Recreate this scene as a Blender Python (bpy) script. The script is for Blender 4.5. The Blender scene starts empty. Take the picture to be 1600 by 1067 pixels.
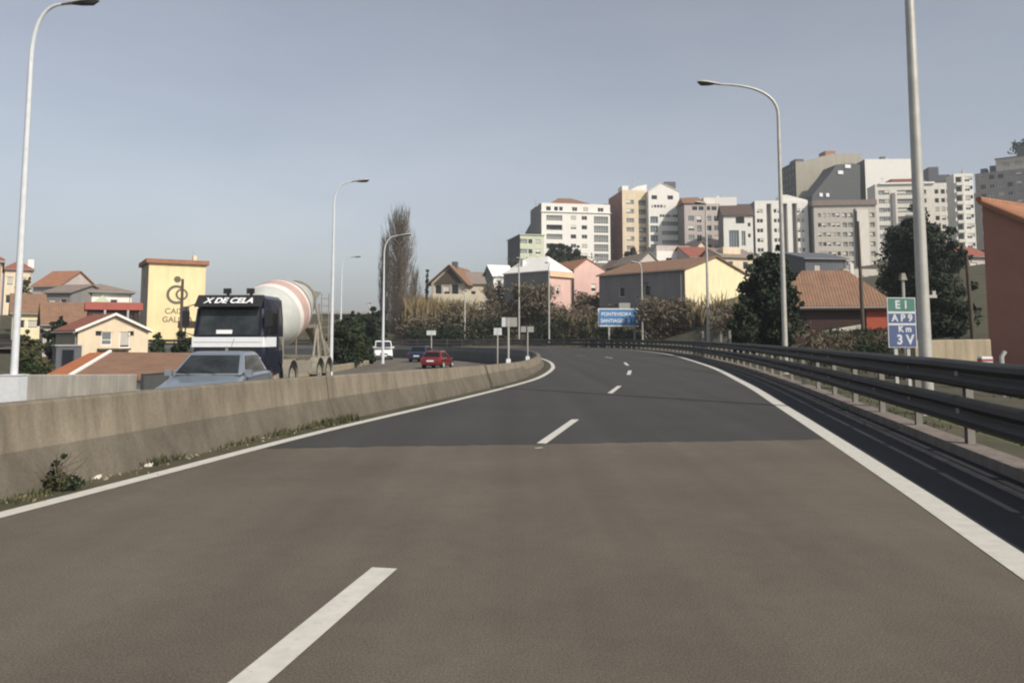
import bpy, math, random
from mathutils import Vector, Matrix
R = math.radians
rnd = random.Random(7)
sc = bpy.context.scene
COL = sc.collection

# ------------------------------------------------------------------ camera, sky, sun, exposure
F = 1244.0; PITCH = R(5.0); CAMZ = 1.32; CU = 800.0; CV = 527.0 - F*math.tan(PITCH)
cd = bpy.data.cameras.new('camera'); cam = bpy.data.objects.new('camera', cd); COL.objects.link(cam)
cam.location = (0, 0, CAMZ); cam.rotation_euler = (R(90)+PITCH, 0, 0)
cd.sensor_width = 36; cd.lens = F/1600*36
cd.shift_y = -(533.5-CV)/1600
cd.clip_start = .05; cd.clip_end = 8000
sc.camera = cam

SUN = Vector((0.71, -0.70, 0.0)).normalized(); EL = R(40)
SUN = Vector((SUN.x*math.cos(EL), SUN.y*math.cos(EL), math.sin(EL)))
w = bpy.data.worlds.new('World'); sc.world = w; w.use_nodes = True
nt = w.node_tree; nt.nodes.clear()
sky = nt.nodes.new('ShaderNodeTexSky'); sky.sky_type = 'NISHITA'; sky.sun_disc = False
sky.sun_elevation = EL; sky.sun_rotation = math.atan2(SUN.x, SUN.y)
sky.air_density = 1.0; sky.dust_density = 1.6; sky.ozone_density = 1.0; sky.altitude = 0
bg = nt.nodes.new('ShaderNodeBackground'); bg.inputs['Strength'].default_value = 0.127
out = nt.nodes.new('ShaderNodeOutputWorld')
hs = nt.nodes.new('ShaderNodeHueSaturation'); hs.inputs['Hue'].default_value = .504; hs.inputs['Saturation'].default_value = .50   # hazy winter sky
nt.links.new(sky.outputs[0], hs.inputs['Color']); stc = nt.nodes.new('ShaderNodeTexCoord'); smp = nt.nodes.new('ShaderNodeMapping'); smp.inputs['Scale'].default_value = (1.6, 1.6, 5)
sn = nt.nodes.new('ShaderNodeTexNoise'); sn.inputs['Scale'].default_value = 1.4; sn.inputs['Detail'].default_value = 5; sn.inputs['Roughness'].default_value = .55
scr = nt.nodes.new('ShaderNodeValToRGB'); scr.color_ramp.elements[0].position = .35; scr.color_ramp.elements[1].position = .7
scr.color_ramp.elements[0].color = (.93, .94, .96, 1); scr.color_ramp.elements[1].color = (1.09, 1.07, 1.05, 1)
smx = nt.nodes.new('ShaderNodeMix'); smx.data_type = 'RGBA'; smx.blend_type = 'MULTIPLY'; smx.inputs['Factor'].default_value = 1
nt.links.new(stc.outputs['Generated'], smp.inputs[0]); nt.links.new(smp.outputs[0], sn.inputs['Vector']); nt.links.new(sn.outputs[0], scr.inputs[0])
nt.links.new(hs.outputs[0], smx.inputs['A']); nt.links.new(scr.outputs[0], smx.inputs['B']); nt.links.new(smx.outputs['Result'], bg.inputs[0]); nt.links.new(bg.outputs[0], out.inputs[0])
sl = bpy.data.lights.new('sun', 'SUN'); sl.energy = 4.8; sl.angle = R(0.5); sl.color = (1, .93, .82)
so = bpy.data.objects.new('sun', sl); COL.objects.link(so)
so.rotation_euler = SUN.to_track_quat('Z', 'Y').to_euler(); so.location = (30, -30, 40)
sc.view_settings.view_transform = 'Standard'; sc.view_settings.look = 'None'
sc.view_settings.exposure = 0.0; sc.view_settings.gamma = 1.0
sc.render.engine = 'CYCLES'
sc.cycles.use_denoising = True; sc.cycles.max_bounces = 6
sc.cycles.filter_width = 2.1

# ------------------------------------------------------------------ photo pixel -> place
def ray(u, v):
    x = (u-CU)/F; up = (CV-v)/F
    return x, math.cos(PITCH)-up*math.sin(PITCH), math.sin(PITCH)+up*math.cos(PITCH)
def P(u, v, Y):
    x, y, z = ray(u, v); s = Y/y
    return Vector((x*s, Y, CAMZ+z*s))
def G(u, v, z=0.0):
    x, y, k = ray(u, v); s = (z-CAMZ)/k
    return Vector((x*s, y*s, z))
def zof(v, Y): return P(800, v, Y).z
def xof(u, z, Y): return (u-CU)/F*(Y*math.cos(PITCH)+(z-CAMZ)*math.sin(PITCH))

# ------------------------------------------------------------------ materials
def M(name, rgb, rough=.8, var=.12, scale=3.0, bump=0.0, bscale=40., metal=0., stretch=(1, 1, 1), spec=.3, rgb2=None, coat=0.):
    m = bpy.data.materials.new(name); m.use_nodes = True
    t = m.node_tree; b = t.nodes['Principled BSDF']
    b.inputs['Roughness'].default_value = rough; b.inputs['Metallic'].default_value = metal
    b.inputs['Specular IOR Level'].default_value = spec
    b.inputs['Coat Weight'].default_value = coat
    if var or rgb2 or bump:
        tc = t.nodes.new('ShaderNodeTexCoord'); mp = t.nodes.new('ShaderNodeMapping')
        mp.inputs['Scale'].default_value = stretch
        t.links.new(tc.outputs['Object'], mp.inputs['Vector'])
    if var or rgb2:
        n = t.nodes.new('ShaderNodeTexNoise'); n.inputs['Scale'].default_value = scale
        n.inputs['Detail'].default_value = 6; n.inputs['Roughness'].default_value = .65
        t.links.new(mp.outputs[0], n.inputs['Vector'])
        cr = t.nodes.new('ShaderNodeValToRGB')
        cr.color_ramp.elements[0].position = .3; cr.color_ramp.elements[1].position = .7
        lo = rgb2 if rgb2 else [c*(1-var) for c in rgb]
        hi = rgb if rgb2 else [min(1, c*(1+var)) for c in rgb]
        cr.color_ramp.elements[0].color = (*lo, 1); cr.color_ramp.elements[1].color = (*hi, 1)
        t.links.new(n.outputs[0], cr.inputs[0]); t.links.new(cr.outputs[0], b.inputs['Base Color'])
    else:
        b.inputs['Base Color'].default_value = (*rgb, 1)
    if bump:
        n2 = t.nodes.new('ShaderNodeTexNoise'); n2.inputs['Scale'].default_value = bscale
        n2.inputs['Detail'].default_value = 4
        t.links.new(mp.outputs[0], n2.inputs['Vector'])
        bp = t.nodes.new('ShaderNodeBump'); bp.inputs['Strength'].default_value = bump
        bp.inputs['Distance'].default_value = .02
        t.links.new(n2.outputs[0], bp.inputs['Height']); t.links.new(bp.outputs[0], b.inputs['Normal'])
    return m

def asphalt(name, base, speck, patch, crack=.5):
    m = bpy.data.materials.new(name); m.use_nodes = True
    t = m.node_tree; b = t.nodes['Principled BSDF']; L = t.links.new
    b.inputs['Roughness'].default_value = .85; b.inputs['Specular IOR Level'].default_value = .25
    tc = t.nodes.new('ShaderNodeTexCoord')
    big = t.nodes.new('ShaderNodeTexNoise'); big.inputs['Scale'].default_value = .55; big.inputs['Detail'].default_value = 7
    mid = t.nodes.new('ShaderNodeTexNoise'); mid.inputs['Scale'].default_value = 6; mid.inputs['Detail'].default_value = 6
    fine = t.nodes.new('ShaderNodeTexNoise'); fine.inputs['Scale'].default_value = 105; fine.inputs['Detail'].default_value = 3
    vor = t.nodes.new('ShaderNodeTexVoronoi'); vor.inputs['Scale'].default_value = 30
    for n in (big, mid, fine, vor): L(tc.outputs['Object'], n.inputs['Vector'])
    def ramp(src, p0, p1, c0, c1):
        r = t.nodes.new('ShaderNodeValToRGB'); r.color_ramp.elements[0].position = p0; r.color_ramp.elements[1].position = p1
        r.color_ramp.elements[0].color = (*c0, 1); r.color_ramp.elements[1].color = (*c1, 1); L(src, r.inputs[0]); return r.outputs[0]
    def mix(a, bb, f, mode='MULTIPLY'):
        x = t.nodes.new('ShaderNodeMix'); x.data_type = 'RGBA'; x.blend_type = mode
        x.inputs['Factor'].default_value = f; L(a, x.inputs['A']); L(bb, x.inputs['B']); return x.outputs['Result']
    c = ramp(big.outputs[0], .3, .72, [x*(1-patch) for x in base], [x*(1+patch) for x in base])
    c = mix(c, ramp(mid.outputs[0], .3, .7, (.95,)*3, (1.04,)*3), 1)
    c = mix(c, ramp(fine.outputs[0], .3, .72, (1-speck,)*3, (1+speck,)*3), 1)
    # polished wheel tracks and long stains running with the lane, fine cracks
    mp = t.nodes.new('ShaderNodeMapping'); mp.inputs['Rotation'].default_value = (0, 0, R(11.9)); mp.inputs['Scale'].default_value = (1.1, .035, 1)
    L(tc.outputs['Object'], mp.inputs[0])
    tr = t.nodes.new('ShaderNodeTexNoise'); tr.inputs['Scale'].default_value = 1.0; tr.inputs['Detail'].default_value = 5; L(mp.outputs[0], tr.inputs['Vector'])
    c = mix(c, ramp(tr.outputs[0], .32, .68, (.86,)*3, (1.13,)*3), 1)
    wp = t.nodes.new('ShaderNodeTexNoise'); wp.inputs['Scale'].default_value = 1.7; wp.inputs['Detail'].default_value = 4; L(tc.outputs['Object'], wp.inputs['Vector'])
    ad = t.nodes.new('ShaderNodeVectorMath'); ad.operation = 'MULTIPLY_ADD'; ad.inputs[1].default_value = (1.2, 1.2, 0); L(wp.outputs['Color'], ad.inputs[0]); L(tc.outputs['Object'], ad.inputs[2])
    ck = t.nodes.new('ShaderNodeTexVoronoi'); ck.feature = 'DISTANCE_TO_EDGE'; ck.inputs['Scale'].default_value = .42; L(ad.outputs[0], ck.inputs['Vector'])
    c = mix(c, ramp(ck.outputs['Distance'], .0015, .006, (.62,)*3, (1,)*3), crack)
    # scattered pale stones
    st = ramp(vor.outputs['Distance'], .07, .14, (2.1,)*3, (1,)*3)
    c = mix(c, st, speck)
    L(c, b.inputs['Base Color'])
    bp = t.nodes.new('ShaderNodeBump'); bp.inputs['Strength'].default_value = .03; bp.inputs['Distance'].default_value = .01
    L(fine.outputs[0], bp.inputs['Height']); L(bp.outputs[0], b.inputs['Normal'])
    return m

def chipped(name, rgb, under):
    m = M(name, rgb, .75, 0, 9, rgb2=tuple(c*.8 for c in rgb)); t = m.node_tree; b = t.nodes['Principled BSDF']; L = t.links.new
    src = b.inputs['Base Color'].links[0].from_socket
    tc = t.nodes.new('ShaderNodeTexCoord'); n = t.nodes.new('ShaderNodeTexNoise'); n.inputs['Scale'].default_value = 14; n.inputs['Detail'].default_value = 9; n.inputs['Roughness'].default_value = .8
    L(tc.outputs['Object'], n.inputs['Vector']); r = t.nodes.new('ShaderNodeValToRGB'); r.color_ramp.elements[0].position = .60; r.color_ramp.elements[1].position = .66
    L(n.outputs[0], r.inputs[0]); x = t.nodes.new('ShaderNodeMix'); x.data_type = 'RGBA'; L(r.outputs[0], x.inputs['Factor']); L(src, x.inputs['A']); x.inputs['B'].default_value = (*under, 1)
    L(x.outputs['Result'], b.inputs['Base Color']); return m
def concrete(name, rgb, streak=.3):
    m = bpy.data.materials.new(name); m.use_nodes = True
    t = m.node_tree; b = t.nodes['Principled BSDF']; L = t.links.new
    b.inputs['Roughness'].default_value = .9; b.inputs['Specular IOR Level'].default_value = .2
    tc = t.nodes.new('ShaderNodeTexCoord')
    mp = t.nodes.new('ShaderNodeMapping'); mp.inputs['Scale'].default_value = (2.2, 2.2, .22); L(tc.outputs['Object'], mp.inputs[0])
    s = t.nodes.new('ShaderNodeTexNoise'); s.inputs['Scale'].default_value = 2.0; s.inputs['Detail'].default_value = 8; s.inputs['Roughness'].default_value = .7
    L(mp.outputs[0], s.inputs['Vector'])
    p = t.nodes.new('ShaderNodeTexNoise'); p.inputs['Scale'].default_value = 1.1; p.inputs['Detail'].default_value = 8
    f = t.nodes.new('ShaderNodeTexNoise'); f.inputs['Scale'].default_value = 30; f.inputs['Detail'].default_value = 4
    L(tc.outputs['Object'], p.inputs['Vector']); L(tc.outputs['Object'], f.inputs['Vector'])
    def ramp(src, p0, p1, c0, c1):
        r = t.nodes.new('ShaderNodeValToRGB'); r.color_ramp.elements[0].position = p0; r.color_ramp.elements[1].position = p1
        r.color_ramp.elements[0].color = (*c0, 1); r.color_ramp.elements[1].color = (*c1, 1); L(src, r.inputs[0]); return r.outputs[0]
    def mix(a, bb):
        x = t.nodes.new('ShaderNodeMix'); x.data_type = 'RGBA'; x.blend_type = 'MULTIPLY'
        x.inputs['Factor'].default_value = 1; L(a, x.inputs['A']); L(bb, x.inputs['B']); return x.outputs['Result']
    c = ramp(p.outputs[0], .3, .7, [x*.84 for x in rgb], [x*1.1 for x in rgb])
    c = mix(c, ramp(s.outputs[0], .34, .6, (1-streak,)*3, (1.05,)*3))
    c = mix(c, ramp(f.outputs[0], .3, .7, (.9,)*3, (1.08,)*3))
    L(c, b.inputs['Base Color'])
    bp = t.nodes.new('ShaderNodeBump'); bp.inputs['Strength'].default_value = .3; bp.inputs['Distance'].default_value = .01
    L(f.outputs[0], bp.inputs['Height']); L(bp.outputs[0], b.inputs['Normal'])
    return m

def tiles(name, rgb, rgb2, pitch=.24):
    """clay tile roof: rows of rounded tiles across local x, courses along local y"""
    m = bpy.data.materials.new(name); m.use_nodes = True
    t = m.node_tree; b = t.nodes['Principled BSDF']; L = t.links.new
    b.inputs['Roughness'].default_value = .9; b.inputs['Specular IOR Level'].default_value = .2
    tc = t.nodes.new('ShaderNodeTexCoord')
    wv = t.nodes.new('ShaderNodeTexWave'); wv.wave_type = 'BANDS'; wv.bands_direction = 'X'
    wv.inputs['Scale'].default_value = .314/pitch; wv.inputs['Distortion'].default_value = .6; wv.inputs['Detail'].default_value = 1
    wy = t.nodes.new('ShaderNodeTexWave'); wy.wave_type = 'BANDS'; wy.bands_direction = 'Y'; wy.wave_profile = 'SAW'
    wy.inputs['Scale'].default_value = .314/.4; wy.inputs['Distortion'].default_value = .8
    n = t.nodes.new('ShaderNodeTexNoise'); n.inputs['Scale'].default_value = 1.3; n.inputs['Detail'].default_value = 9; n.inputs['Roughness'].default_value = .75
    for q in (wv, wy, n): L(tc.outputs['Object'], q.inputs['Vector'])
    cr = t.nodes.new('ShaderNodeValToRGB'); cr.color_ramp.elements[0].position = .32; cr.color_ramp.elements[1].position = .68
    cr.color_ramp.elements[0].color = (*rgb2, 1); cr.color_ramp.elements[1].color = (*rgb, 1)
    L(n.outputs[0], cr.inputs[0])
    L(cr.outputs[0], b.inputs['Base Color'])
    ad = t.nodes.new('ShaderNodeMath'); ad.operation = 'MULTIPLY_ADD'; ad.inputs[1].default_value = .35
    L(wy.outputs['Fac'], ad.inputs[0]); L(wv.outputs['Fac'], ad.inputs[2])
    bp = t.nodes.new('ShaderNodeBump'); bp.inputs['Strength'].default_value = .45; bp.inputs['Distance'].default_value = .07
    L(ad.outputs[0], bp.inputs['Height']); L(bp.outputs[0], b.inputs['Normal'])
    return m

def glass(name, rgb=(.02, .025, .03), rough=.08):
    return M(name, rgb, rough, 0, spec=.5)

MT = dict(
    old_asphalt=asphalt('old_asphalt', (.113, .096, .075), .42, .14, .16),
    new_asphalt=asphalt('new_asphalt', (.050, .049, .046), .3, .08, .2),
    black_asphalt_and_shade=asphalt('black_asphalt_and_shade', (.028, .029, .033), .3, .15),
    far_asphalt=asphalt('opposite_asphalt', (.125, .11, .09), .25, .12),
    paint0=M('plain_road_paint', (.62, .60, .55), .75, .0, 9, rgb2=(.48, .46, .42), bump=.2, bscale=60),
    paint=chipped('road_paint', (.56, .54, .485), (.20, .19, .17)),
    concrete=concrete('weathered_concrete', (.205, .175, .132), .34),
    stained=concrete('spray_stained_concrete', (.135, .118, .093), .25),
    pale_concrete=concrete('pale_concrete', (.36, .34, .30), .22),
    kerb=concrete('kerb_concrete', (.20, .172, .15), .35),
    rail=M('weathered_rail', (.036, .036, .038), .6, .2, 1.6, bump=.15, bscale=9, rgb2=(.024, .021, .019)),
    galv=M('galvanised_steel', (.43, .42, .385), .5, .15, 3, metal=.25),
    postgalv=M('grimy_post_steel', (.30, .285, .26), .6, .0, 3, rgb2=(.20, .18, .155)),
    galv_pale=M('pale_painted_steel', (.56, .58, .60), .45, .08, 6),
    lampdark=M('lamp_underside', (.06, .065, .075), .35, .1),
    soil=M('soil', (.09, .075, .052), .95, 0, 1.1, rgb2=(.04, .045, .022), bump=.5, bscale=9),
    grass=M('grass', (.10, .12, .035), .9, 0, 3, rgb2=(.05, .06, .022)),
    leafdark=M('dark_leaves', (.032, .046, .022), .7, 0, .9, rgb2=(.010, .017, .011), spec=.2),
    leafmid=M('green_leaves', (.040, .058, .024), .75, 0, 1.2, rgb2=(.020, .032, .014), spec=.2),
    leafolive=M('olive_leaves', (.085, .085, .040), .8, 0, 1.2, rgb2=(.045, .05, .025), spec=.2),
    scrub=M('dry_scrub', (.19, .155, .105), .9, 0, .7, rgb2=(.075, .063, .045)),
    reed=M('dry_reeds', (.27, .21, .115), .9, 0, .5, rgb2=(.14, .11, .06)),
    bark=M('bark', (.13, .10, .075), .9, .25, 5),
    twig=M('bare_twigs', (.21, .175, .14), .9, .2, 2),
    wood=M('weathered_wood', (.085, .068, .052), .9, .25, 6),
    glass=glass('window_glass'), glassgrey=glass('pale_window_glass', (.16, .17, .17), .2),
    glassblue=glass('bluish_glass', (.10, .13, .15), .15),
    white=M('white_paint', (.74, .72, .67), .8, .05, 1.2, stretch=(1, 1, .3)),
    offwhite=M('off_white_render', (.66, .63, .56), .85, .10, 1.2, stretch=(1, 1, .3)),
    cream=M('cream_render', (.66, .55, .40), .85, .13, 1.0, stretch=(1, 1, .3)),
    yellow=M('yellow_render', (.74, .61, .35), .85, .13, .8, stretch=(1, 1, .3)),
    paleyellow=M('pale_yellow_render', (.70, .62, .40), .85, .13, 1, stretch=(1, 1, .3)),
    pink=M('pink_render', (.62, .42, .37), .85, .13, 1, stretch=(1, 1, .3)),
    peach=M('peach_render', (.70, .47, .30), .85, .13, 1, stretch=(1, 1, .3)),
    mauve=M('mauve_render', (.46, .40, .37), .85, .1, 1, stretch=(1, 1, .3)),
    beige=M('beige_render', (.48, .43, .33), .85, .10, 1, stretch=(1, 1, .3)),
    greybeige=M('grey_beige_render', (.46, .43, .38), .85, .1, 1, stretch=(1, 1, .3)),
    drab=M('drab_wall_and_shade', (.34, .315, .255), .9, .12, .5, stretch=(1, 1, .3)),
    grey=M('grey_render_and_shade', (.22, .21, .205), .85, .15, .8, stretch=(1, 1, .3)),
    darkgrey=M('dark_cladding_and_shade', (.085, .09, .09), .8, .15, 1),
    slate=M('slate_roof', (.10, .105, .12), .7, .15, 2),
    greenwhite=M('greenish_render', (.52, .55, .42), .85, .13, 1),
    redwall=M('red_render', (.42, .10, .055), .85, .1, 1),
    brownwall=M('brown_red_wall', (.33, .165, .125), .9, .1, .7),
    darkbrown=M('dark_brown_wall', (.055, .032, .028), .9, .15, 1),
    tanwall=concrete('tan_block_wall', (.31, .26, .185), .25),
    tile_orange=tiles('orange_tiles', (.36, .175, .10), (.25, .125, .08)),
    tile_bright=tiles('bright_orange_tiles', (.44, .16, .07), (.36, .135, .065)),
    tile_brown=tiles('brown_tiles', (.27, .155, .095), (.17, .105, .075)),
    tile_red=tiles('red_tiles', (.29, .105, .075), (.20, .08, .06)),
    tile_dark=tiles('dark_tiles', (.12, .085, .07), (.08, .06, .055)),
    tile_grey=tiles('grey_tiles', (.27, .215, .18), (.19, .16, .14)),
    redsheet=M('red_sheet', (.34, .095, .075), .6, .1, 1),
    black=M('black_rubber', (.018, .018, .019), .7, .1, 4),
    blackplastic=M('black_plastic', (.025, .025, .027), .45, .1, 4),
    carglass=M('car_glass', (.012, .014, .016), .06, 0, spec=.22),
    screen=M('truck_windscreen', (.055, .065, .068), .12, 0, .8, rgb2=(.010, .011, .013), spec=.25),  # lighter and darker tones paint a grey reflection into the glass
    chrome=M('chrome', (.7, .7, .7), .15, 0, metal=1),
    lampglass=M('lamp_glass', (.75, .75, .74), .1, 0, spec=.6),
    redlamp=M('red_lamp', (.35, .02, .02), .2, 0, spec=.6),
    silver=M('silver_blue_paint', (.26, .30, .34), .30, .03, 2, metal=.5, coat=.6),
    navy=M('navy_paint', (.012, .014, .028), .3, .1, 2, coat=.5),
    carred=M('red_car_paint', (.15, .016, .02), .3, .05, 2, coat=.6),
    carblue=M('dark_blue_car_paint', (.022, .032, .062), .3, .05, 2, coat=.6),
    carwhite=M('white_car_paint', (.78, .78, .76), .3, .03, 2, coat=.5),
    drumgrey=M('drum_grey', (.44, .45, .42), .6, .12, 2),
    drumwhite=M('drum_white', (.66, .62, .57), .6, .1, 3),
    drumred=M('drum_pink_red', (.46, .32, .28), .6, .12, 3),
    drumdark=M('drum_dark_red', (.16, .045, .04), .6, .12, 3),
    dust=M('dusty_frame', (.24, .22, .18), .85, .2, 4),
    signblue=M('sign_blue', (.08, .20, .40), .45, .05, 3),
    signnavy=M('sign_navy', (.075, .10, .20), .45, .06, 3),
    signgreen=M('sign_green', (.07, .17, .14), .45, .06, 3),
    signwhite=M('sign_white', (.72, .74, .76), .45, .04, 3),
    signtext=M('sign_lettering', (.52, .54, .55), .5, .1, 5),  # greyed copy of sign white, putting the kilometre sign's shade into colour
    signgrey=M('sign_back_grey', (.29, .29, .27), .5, .08, 3),
    logo=M('logo_grey', (.13, .115, .085), .8, .08, 3),
)
# ------------------------------------------------------------------ mesh helpers
class MB:
    """collects faces; build() links them as ONE mesh object"""
    def __init__(s): s.v = []; s.f = []; s.m = []; s.mats = []
    def mi(s, m):
        m = MT[m] if isinstance(m, str) else m
        if m not in s.mats: s.mats.append(m)
        return s.mats.index(m)
    def poly(s, pts, m):
        b = len(s.v); s.v += [tuple(p) for p in pts]; s.f.append(tuple(range(b, b+len(pts)))); s.m.append(s.mi(m)); return s
    def box(s, x0, x1, y0, y1, z0, z1, m, T=None):
        p = [(x, y, z) for z in (z0, z1) for y in (y0, y1) for x in (x0, x1)]
        if T: p = [tuple(T @ Vector(q)) for q in p]
        b = len(s.v); s.v += p; k = s.mi(m)
        for q in ((0, 2, 3, 1), (4, 5, 7, 6), (0, 1, 5, 4), (2, 6, 7, 3), (0, 4, 6, 2), (1, 3, 7, 5)):
            s.f.append(tuple(b+i for i in q)); s.m.append(k)
        return s
    def loft(s, rings, m, caps=True, closed=True):
        b = len(s.v); n = len(rings[0]); k = s.mi(m)
        for r in rings: s.v += [tuple(p) for p in r]
        for i in range(len(rings)-1):
            for j in range(n if closed else n-1):
                a, c = b+i*n+j, b+i*n+(j+1) % n
                s.f.append((a, c, c+n, a+n)); s.m.append(k)
        if caps and closed:
            s.f.append(tuple(b+j for j in reversed(range(n)))); s.m.append(k)
            e = b+(len(rings)-1)*n; s.f.append(tuple(e+j for j in range(n))); s.m.append(k)
        return s
    def tube(s, path, rad, m, n=8, caps=True):
        path = [Vector(p) for p in path]
        rad = rad if isinstance(rad, (list, tuple)) else [rad]*len(path)
        rings = []; up = None
        for i, p in enumerate(path):
            d = (path[min(i+1, len(path)-1)]-path[max(i-1, 0)]).normalized()
            if up is None: up = Vector((0, 1, 0)) if abs(d.y) < .9 else Vector((1, 0, 0))
            a = d.cross(up).normalized(); c = d.cross(a).normalized(); up = -c if False else up
            rings.append([p+(a*math.cos(t)+c*math.sin(t))*rad[i] for t in [2*math.pi*k/n for k in range(n)]])
        return s.loft(rings, m, caps)
    def prism(s, pts, d, m):
        """polygon pts (3-D, planar) pushed by vector d"""
        pts = [Vector(p) for p in pts]; d = Vector(d)
        return s.loft([pts, [p+d for p in pts]], m)
    def build(s, name, parent=None, smooth=None, loc=None):
        me = bpy.data.meshes.new(name); me.from_pydata(s.v, [], s.f)
        for m in s.mats: me.materials.append(m)
        me.polygons.foreach_set('material_index', s.m)
        if smooth is not None:
            me.polygons.foreach_set('use_smooth', [True]*len(s.f))
            me.set_sharp_from_angle(angle=R(smooth))
        me.validate(); me.update()
        if s.fix: fixn(me)
        o = bpy.data.objects.new(name, me); COL.objects.link(o)
        if parent: o.parent = parent
        if loc is not None: o.location = loc
        return o
    fix = True
import bmesh
def fixn(me):
    if len(me.polygons) > 3000: return
    bm = bmesh.new(); bm.from_mesh(me); bmesh.ops.remove_doubles(bm, verts=bm.verts, dist=1e-5)
    bmesh.ops.recalc_face_normals(bm, faces=bm.faces); bm.to_mesh(me); bm.free()
def tag(o, label, cat, group=None, kind=None):
    if kind: o['kind'] = kind
    if label: o['label'] = label
    if cat: o['category'] = cat
    if group: o['group'] = group
    return o
def thing(name, label, cat, loc=(0, 0, 0), rz=0, group=None):
    o = bpy.data.objects.new(name, None); COL.objects.link(o); o.empty_display_size = .3
    o.location = loc; o.rotation_euler = (0, 0, rz)
    return tag(o, label, cat, group)
def copy_tree(o, loc=None, rz=None, label=None, parent=None):
    c = o.copy(); COL.objects.link(c)
    if parent: c.parent = parent
    for ch in list(o.children): copy_tree(ch, parent=c)
    if loc is not None: c.location = loc
    if rz is not None: c.rotation_euler = (0, 0, rz)
    if label: c['label'] = label
    return c
def structure(b, name): o = b.build(name); o['kind'] = 'structure'; return o
def text(name, s, size, m, parent, loc, rot=(R(90), 0, 0), bold=.0, depth=.008, shear=0, align='CENTER', xs=1.0):
    cu = bpy.data.curves.new(name, 'FONT'); cu.body = s; cu.size = size; cu.align_x = align; cu.align_y = 'CENTER'
    cu.extrude = depth; cu.offset = bold; cu.shear = shear
    t = bpy.data.objects.new('tmp', cu); COL.objects.link(t)
    dg = bpy.context.evaluated_depsgraph_get(); dg.update()
    me = bpy.data.meshes.new_from_object(t.evaluated_get(dg)); bpy.data.objects.remove(t)
    me.materials.clear(); me.materials.append(MT[m])
    o = bpy.data.objects.new(name, me); COL.objects.link(o); o.parent = parent; o.location = loc; o.rotation_euler = rot
    o.scale = (xs, 1, 1)
    return o
def catmull(pts, step):
    pts = [Vector(p) for p in pts]; pts = [pts[0]*2-pts[1]]+pts+[pts[-1]*2-pts[-2]]; o = []
    for i in range(1, len(pts)-2):
        a, b, c, d = pts[i-1:i+3]; n = max(2, int((c-b).length/step))
        for k in range(n):
            t = k/n
            o.append(.5*((2*b)+(c-a)*t+(2*a-5*b+4*c-d)*t*t+(3*b-a-3*c+d)*t**3))
    o.append(pts[-2]); return o
def resample(path, step):
    o = [path[0].copy()]; acc = 0
    for a, b in zip(path, path[1:]):
        l = (b-a).length; 
        while acc+l >= step*len(o)-1e-9:
            o.append(a+(b-a)*((step*len(o)-acc)/l))
        acc += l
    return o
def normals(path):
    """unit vector to the right of travel, in plan"""
    n = []
    for i in range(len(path)):
        d = path[min(i+1, len(path)-1)]-path[max(i-1, 0)]; n.append(Vector((d.y, -d.x, 0)).normalized())
    return n
def offset(path, d, z=None):
    return [Vector((p.x, p.y, p.z if z is None else z))+q*d for p, q in zip(path, normals(path))]
def strip(b, A, B, m):
    for i in range(len(A)-1): b.poly([A[i], B[i], B[i+1], A[i+1]], m)
def smooth01(a, b, x):
    t = max(0, min(1, (x-a)/(b-a))); return t*t*(3-2*t)
def interp(tab, x):
    if x <= tab[0][0]: return tab[0][1]
    for (a, p), (b, q) in zip(tab, tab[1:]):
        if x <= b: return p+(q-p)*(x-a)/(b-a)
    return tab[-1][1]

# ------------------------------------------------------------------ the two carriageways (plan paths)
rpx = [(1600, 885), (1400, 750), (1230, 640), (1160, 597), (1100, 569.5), (1040, 553), (985, 546.8), (930, 544.2)]
Rp = [G(*q) for q in rpx]
d0 = (Rp[1]-Rp[0]).normalized()
Rp = [Rp[0]-d0*9]+Rp+[Vector(q) for q in ((4.5, 102.5, 0), (-6, 105, 0), (-22, 105, 0), (-45, 99, 0), (-80, 84, 0))]
RP = resample(catmull(Rp, .4), .6)
lpx = [(0, 805), (250, 740), (500, 675), (700, 628), (800, 603), (842, 590), (861, 578.5), (864, 572), (859, 565.5), (845, 560)]
Lp = [G(*q) for q in lpx]
d0 = (Lp[1]-Lp[0]).normalized()
Lp = [Lp[0]-d0*9]+Lp+[Vector(q) for q in ((1.2, 56, 0), (-.5, 64, 0), (-3.6, 73, 0), (-8, 81, 0), (-16, 88, 0), (-30, 93, 0), (-55, 93, 0))]
LP = resample(catmull(Lp, .4), .6)
BAR = offset(LP, -.68)                      # centre line of the median barrier
def zo(y): return interp([(0, -.42), (14, -.42), (23, -.62), (30, -.72), (55, -.85), (100, -.85)], y)
WL = resample(catmull([Vector(q) for q in ((-14.8, -8, 0), (-14.6, 8, 0), (-14.5, 22, 0), (-14.3, 31, 0), (-13, 37, 0), (-11.3, 45, 0), (-11.6, 60, 0),
     (-12.2, 68, 0), (-15, 79, 0), (-24, 86, 0), (-38, 89, 0), (-58, 88, 0))], .4), .6)
def at_frac(path, t):
    i = t*(len(path)-1); k = min(int(i), len(path)-2); return path[k].lerp(path[k+1], i-k)
def y_index(path, y):
    return min(range(len(path)), key=lambda i: abs(path[i].y-y) + (1000 if i > len(path)*.75 else 0))
NS = 400
RL = [at_frac(LP, i/NS) for i in range(NS+1)]
# match right-hand points: nearest by arc fraction adjusted so that rungs stay roughly square to the road
LB = offset(LP, -.45)
def rung(path_a, path_b, n):
    out_ = []; j = 0
    for i in range(n+1):
        p = at_frac(path_a, i/n)
        out_.append((p, at_frac(path_b, i/n)))
    return out_
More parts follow.
